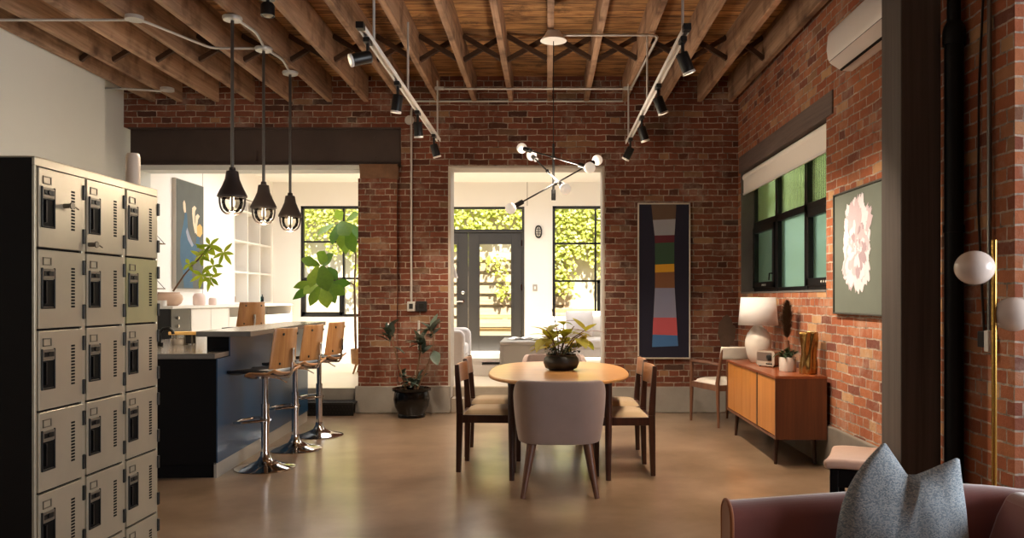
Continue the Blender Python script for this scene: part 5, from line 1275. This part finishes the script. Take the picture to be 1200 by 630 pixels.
# ------------------------------------------------------------------ living room beyond the doorway
def plump(mb, w, d, h, cx=0, cy=0, z=0): mb.prism(rrect(w, d, min(w, d)*.2, cx=cx, cy=cy), 'z', z, z+h)
def armchair(name, label, loc, rz, W=.85, D=.82, arm_h=.62):
    s = thing(name, label, 'sofa', loc, rz)
    b = MB(); plump(b, D-.06, W-.3, .16, .02, 0, .26); b.build('seat_cushion', 'sofa_ext', s, bevel=.035, seg=3, smooth=40)
    b = MB(); b.box(-D/2+.02, D/2-.02, -W/2+.05, W/2-.05, .14, .27); b.build('base', 'sofa_ext', s, bevel=.02)
    for sg in (-1, 1): b = MB().prism(rrect(D, arm_h-.15, .1, cx=0, cy=(arm_h+.15)/2), 'y', sg*W/2-.08, sg*W/2+.08); b.build('armrest', 'sofa_ext', s, bevel=.04, seg=4, smooth=40)
    b = MB().prism([(-D/2-.02, .2), (-D/2+.18, .2), (-D/2+.13, .70), (-D/2+.08, .74), (-D/2-.04, .74), (-D/2-.06, .70)], 'y', -W/2+.06, W/2-.06); b.build('backrest', 'sofa_ext', s, bevel=.04, seg=4, smooth=40)
    for sx in (-1, 1):
        for sy in (-1, 1): MB().tube([(sx*(D/2-.08), sy*(W/2-.06), .15), (sx*(D/2-.04), sy*(W/2-.03), 0)], .012, 8).build('leg', 'chrome', s, smooth=50)
    return s
armchair('lounge_chair', 'pale grey lounge chair with steel legs just inside the doorway, on its left', (-1.50, 11.0, ZF), 0)
s = armchair('lounge_sofa', 'pale grey sofa beyond the doorway on the right, behind the table plant', (.75, 12.55, ZF), PI/2+PI, W=1.5, D=.9, arm_h=.5)
for i, (x, y, z, rx, lab) in enumerate(((.50, 12.15, .47, -.3, 'pale cushion leaning on the left end of the far sofa'), (.86, 12.3, .47, -.35, 'pale cushion leaning at the middle of the far sofa'))):
    def cs(sd_):
        def f(u, v):
            e = (max(0, 1-abs(2*u-1)**2.5)*max(0, 1-abs(2*v-1)**2.5))**.6; return ((u-.5)*.42, sd_*.075*e, v*.42)
        return f
    m_ = MB(); m_.patch(cs(-1), 18, 18); m_.patch(cs(1), 18, 18); bmesh.ops.remove_doubles(m_.bm, verts=m_.bm.verts[:], dist=.001)
    o = tag(m_.build('cushion', 'white_fabric' if i else 'sofa_ext', smooth=70), lab, 'cushion', 'cushions on the far sofa'); o.location = (x, y, ZF+z-.03); o.rotation_euler = (rx, 0, rnd(-.2, .2))
s = thing('console_table', 'grey waterfall console table beyond the dining table', 'console table', (-.30, 10.85, ZF))
MB().box(-.31, .42, -.55, .55, .435, .475).build('tabletop', 'grey_lacquer', s, bevel=.004)
for a, c in ((-.31, -.27), (.38, .42)): MB().box(a, c, -.55, .55, 0, .435).build('side_panel', 'grey_lacquer', s, bevel=.003)
MB().box(-.27, .38, -.53, -.50, 0, .435).build('front_panel', 'grey_lacquer', s)
for i, (x, y, rz, mat, lab) in enumerate(((-.34, 10.9, .3, 'paper', 'open white magazine on the grey console table'), (-.02, 10.62, -.2, 'paper', 'second white magazine on the grey console table, nearer the plant'))):
    m_ = MB().patch(lambda u, v: ((u-.5)*.36, (v-.5)*.24, .012+.022*math.sin(PI*min(1, abs(2*u-1)*1.2))), 16, 4); o = tag(m_.build('magazine', mat, smooth=180, solid=-.008), lab, 'magazine'); o.location = (x, y, ZF+.475); o.rotation_euler = (0, 0, rz)
s = thing('low_bench', 'low white bench with a slot in front of the charcoal doors', 'bench', (-.85, 11.2, ZF))
b = MB(); b.box(-.20, .215, -.55, .55, .185, .235); b.box(-.20, .215, -.55, .55, 0, .145); b.box(-.18, -.02, -.53, .53, .14, .19); b.build('body', 'white_lacquer', s, bevel=.004)
MB().box(.0, .205, -.53, .53, .147, .155).build('slot_shelf', 'grey_lacquer', s)
s = thing('floor_lamp', 'white cone shade of a floor lamp at the left edge of the doorway', 'lamp', (-1.262, 10.40, ZF))
MB().lathe([(0, 0), (.12, 0), (.12, .012), (0, .014)], n=24).build('base', 'white_metal', s); MB().cyl((0, 0, .01), (0, 0, 1.42), .009, n=10).build('pole', 'white_metal', s, smooth=50)
w = MB(); w.lathe([(.03, 1.44), (.075, 1.30)], (.03, 0, 0), 28); w.build('lamp_shade', 'ceramic', s, smooth=40)
o = thing('wall_sconce', 'oval caged bulkhead lamp on the white wall between the doors and the window', 'wall lamp', (ex(631), YE, ez(271.5)))
MB().prism(superell(.065, .115, 2.4, 32), 'y', -.03, 0).build('base', 'gunmetal', o, smooth=40)
MB().ball((0, -.035, 0), .05, 20, 12, (.95, .7, 1.8)).build('glass_dome', 'ceramic', o, smooth=180)
b = MB()
for z in (-.045, 0, .045): b.tube([(-.06, -.02, z), (-.045, -.07, z), (.045, -.07, z), (.06, -.02, z)], .006, 6)
b.tube([(0, -.02, .11), (0, -.075, .07), (0, -.078, -.07), (0, -.02, -.11)], .006, 6); b.build('cage', 'gunmetal', o, smooth=60)
b = thing('wall_switch', 'small white switch on the wall below the bulkhead lamp', 'switch', (ex(627), YE, ez(337)))
MB().box(-.04, .04, -.012, 0, -.06, .06).build('plate', 'joint', b, bevel=.003); MB().box(-.015, .015, -.018, -.011, -.025, .025).build('rocker', 'white_metal', b, bevel=.002)

# ------------------------------------------------------------------ outside
struct(MB().box(-9, 6, YE+.25, 19, .05, .2), 'ground', 'concrete')
M['fence_wood'] = wood('weathered_fence', [(.2, hx('7a6a58')), (.5, hx('a8967c')), (.85, hx('c4b49a'))], 'X', 10, .8, .06, .1)
M['garden_wall'] = plain('garden_wall', hx('b9ad96'), .9, bump=.4, bscale=10, var=.2)
YO = 17.2
struct(MB().box(-8, 5, YO+.05, YO+.3, 0, 4.2), 'wall_garden', 'garden_wall')
s = thing('fence', 'weathered slat fence beyond the charcoal doors', 'fence', (-.9, YO-.05, .2))
for i in range(9): MB().box(-1.4, 1.4, 0, .03, .02+i*.24, .19+i*.24).build('slat', 'fence_wood', s)
for x in (-1.3, 0, 1.3): MB().box(x-.05, x+.05, .031, .09, 0, 2.2).build('post', 'fence_wood', s)
def ivy(name, x0, x1, z0, z1, n, label, seed):
    random.seed(seed); b = MB(); cnt = 0
    while cnt < n:
        x, z = rnd(x0, x1), rnd(z0, z1); dens = noise.noise(Vector((x*1.6, z*1.8, seed)))*.9+.12+.75*(z-2.15)+(.30 if x > .05 else 0)
        if rnd(0, 1) > dens: cnt += .15; continue
        cnt += 1
        d = rdir(-1.2, .1, PI, 2*PI); b.leaf((x, YO+rnd(-.22, -.09), z), d, (rnd(-.4, .4), -1, .5), rnd(.06, .105), rnd(.05, .085), .15, .1, [.1, .9, 1, .6, .05])
    o = b.build(name, 'ivy', smooth=180); tag(o, label, 'ivy', kind='stuff'); return o
ivy('ivy', -6.4, -3.02, .9, 3.6, 3200, 'yellow green ivy hanging outside the kitchen window', 3)
ivy('ivy', -2.98, 2.4, .6, 3.6, 6500, 'yellow green ivy on the garden wall beyond the doors', 9)
random.seed(5)
for i, (x, z_, lab) in enumerate(((-.92, .50, 'pale wooden garden bench outside the right door pane'), (.75, .62, 'pale wooden garden bench outside the tall right window'))):
    s = thing('garden_bench', lab, 'bench', (x, 16.3, .2))
    MB().box(-.6, .6, -.2, .2, z_-.05, z_).build('seat', 'pale_wood', s, bevel=.005); MB().box(-.6, .6, .2, .24, z_+.20, z_+.28).build('backrest', 'pale_wood', s, bevel=.005)
    for x_ in (-.5, .5): MB().box(x_-.03, x_+.03, -.18, .24, 0, z_-.06).build('leg', 'pale_wood', s); MB().box(x_-.025, x_+.025, .2, .235, z_-.06, z_+.21).build('back_post', 'pale_wood', s)
# shrubs outside the right hand window
struct(MB().box(XR+T+4.5, XR+T+4.7, 4.0, 13, 0, 3.2), 'wall_alley', 'garden_wall')
random.seed(31)
b = MB()
for i in range(2600):
    y, z = rnd(6.2, 10.8), rnd(.1, 3.4); b.leaf((XR+T+1.2+rnd(-.5, .6), y, z), rdir(-.8, .8), (-1, 0, .5), rnd(.12, .2), rnd(.08, .12), .2, .1)
tag(b.build('shrub_foliage', 'shrub', smooth=180), 'soft green foliage outside the obscured right window', 'foliage', kind='stuff')
struct(MB().box(XR+T, XR+T+4.7, 4.0, 13, -.1, .05), 'ground_alley', 'concrete')
random.seed(5)

# ------------------------------------------------------------------ light and camera
def area(name, loc, size, direction, energy, col=(1, 1, 1)):
    l = bpy.data.lights.new(name, 'AREA'); l.shape = 'RECTANGLE'; l.size, l.size_y = size; l.energy = energy; l.color = col
    o = bpy.data.objects.new(name, l); COL.objects.link(o); o.location = loc; o.rotation_euler = Vector(direction).to_track_quat('-Z', 'Y').to_euler(); return o
area('skylight_daylight', (-1.1, 11.6, EZ+.48), (6.0, 1.9), (0, 0, -1), SKY_E, (1, .985, .96))
area('bay_fill_light', (5.1, 1.05, 1.9), (3.1, 1.9), (-1, .0, -.05), BAY_FILL_E, (.93, .96, 1))  # added fill lamp out of view on the right, lifts lockers and pillow
l = bpy.data.lights.new('sun', 'SUN'); l.energy = SUN_E; l.angle = R(1.5); l.color = (1, .93, .78)
o = bpy.data.objects.new('sun', l); COL.objects.link(o); o.rotation_euler = Vector((-.25, .62, -1)).to_track_quat('-Z', 'Y').to_euler()
wd = bpy.data.worlds.new('sky'); scene.world = wd; wd.use_nodes = True
bg = wd.node_tree.nodes['Background']; bg.inputs[0].default_value = (.86, .93, 1, 1); bg.inputs[1].default_value = WORLD_E
cam = bpy.data.cameras.new('camera'); cam.sensor_width = 36; cam.lens = F/1200*36
cam.shift_x = (600-VX)/1200; cam.shift_y = (VY-315)/1200; cam.clip_end = 100
co = bpy.data.objects.new('camera', cam); COL.objects.link(co); co.location = (0, 0, H); co.rotation_euler = (PI/2, 0, 0); scene.camera = co
vs = scene.view_settings; vs.view_transform = 'Standard'; vs.look = 'None'; vs.gamma = 1; vs.exposure = EXPO; vs.use_curve_mapping = False
cy = scene.cycles
cy.max_bounces = 10; cy.diffuse_bounces = 5; cy.glossy_bounces = 4; cy.transmission_bounces = 6; cy.transparent_max_bounces = 16
cy.sample_clamp_indirect = 6; cy.sample_clamp_direct = 0; cy.use_denoising = True; cy.caustics_reflective = False; cy.caustics_refractive = True; cy.blur_glossy = 1.0
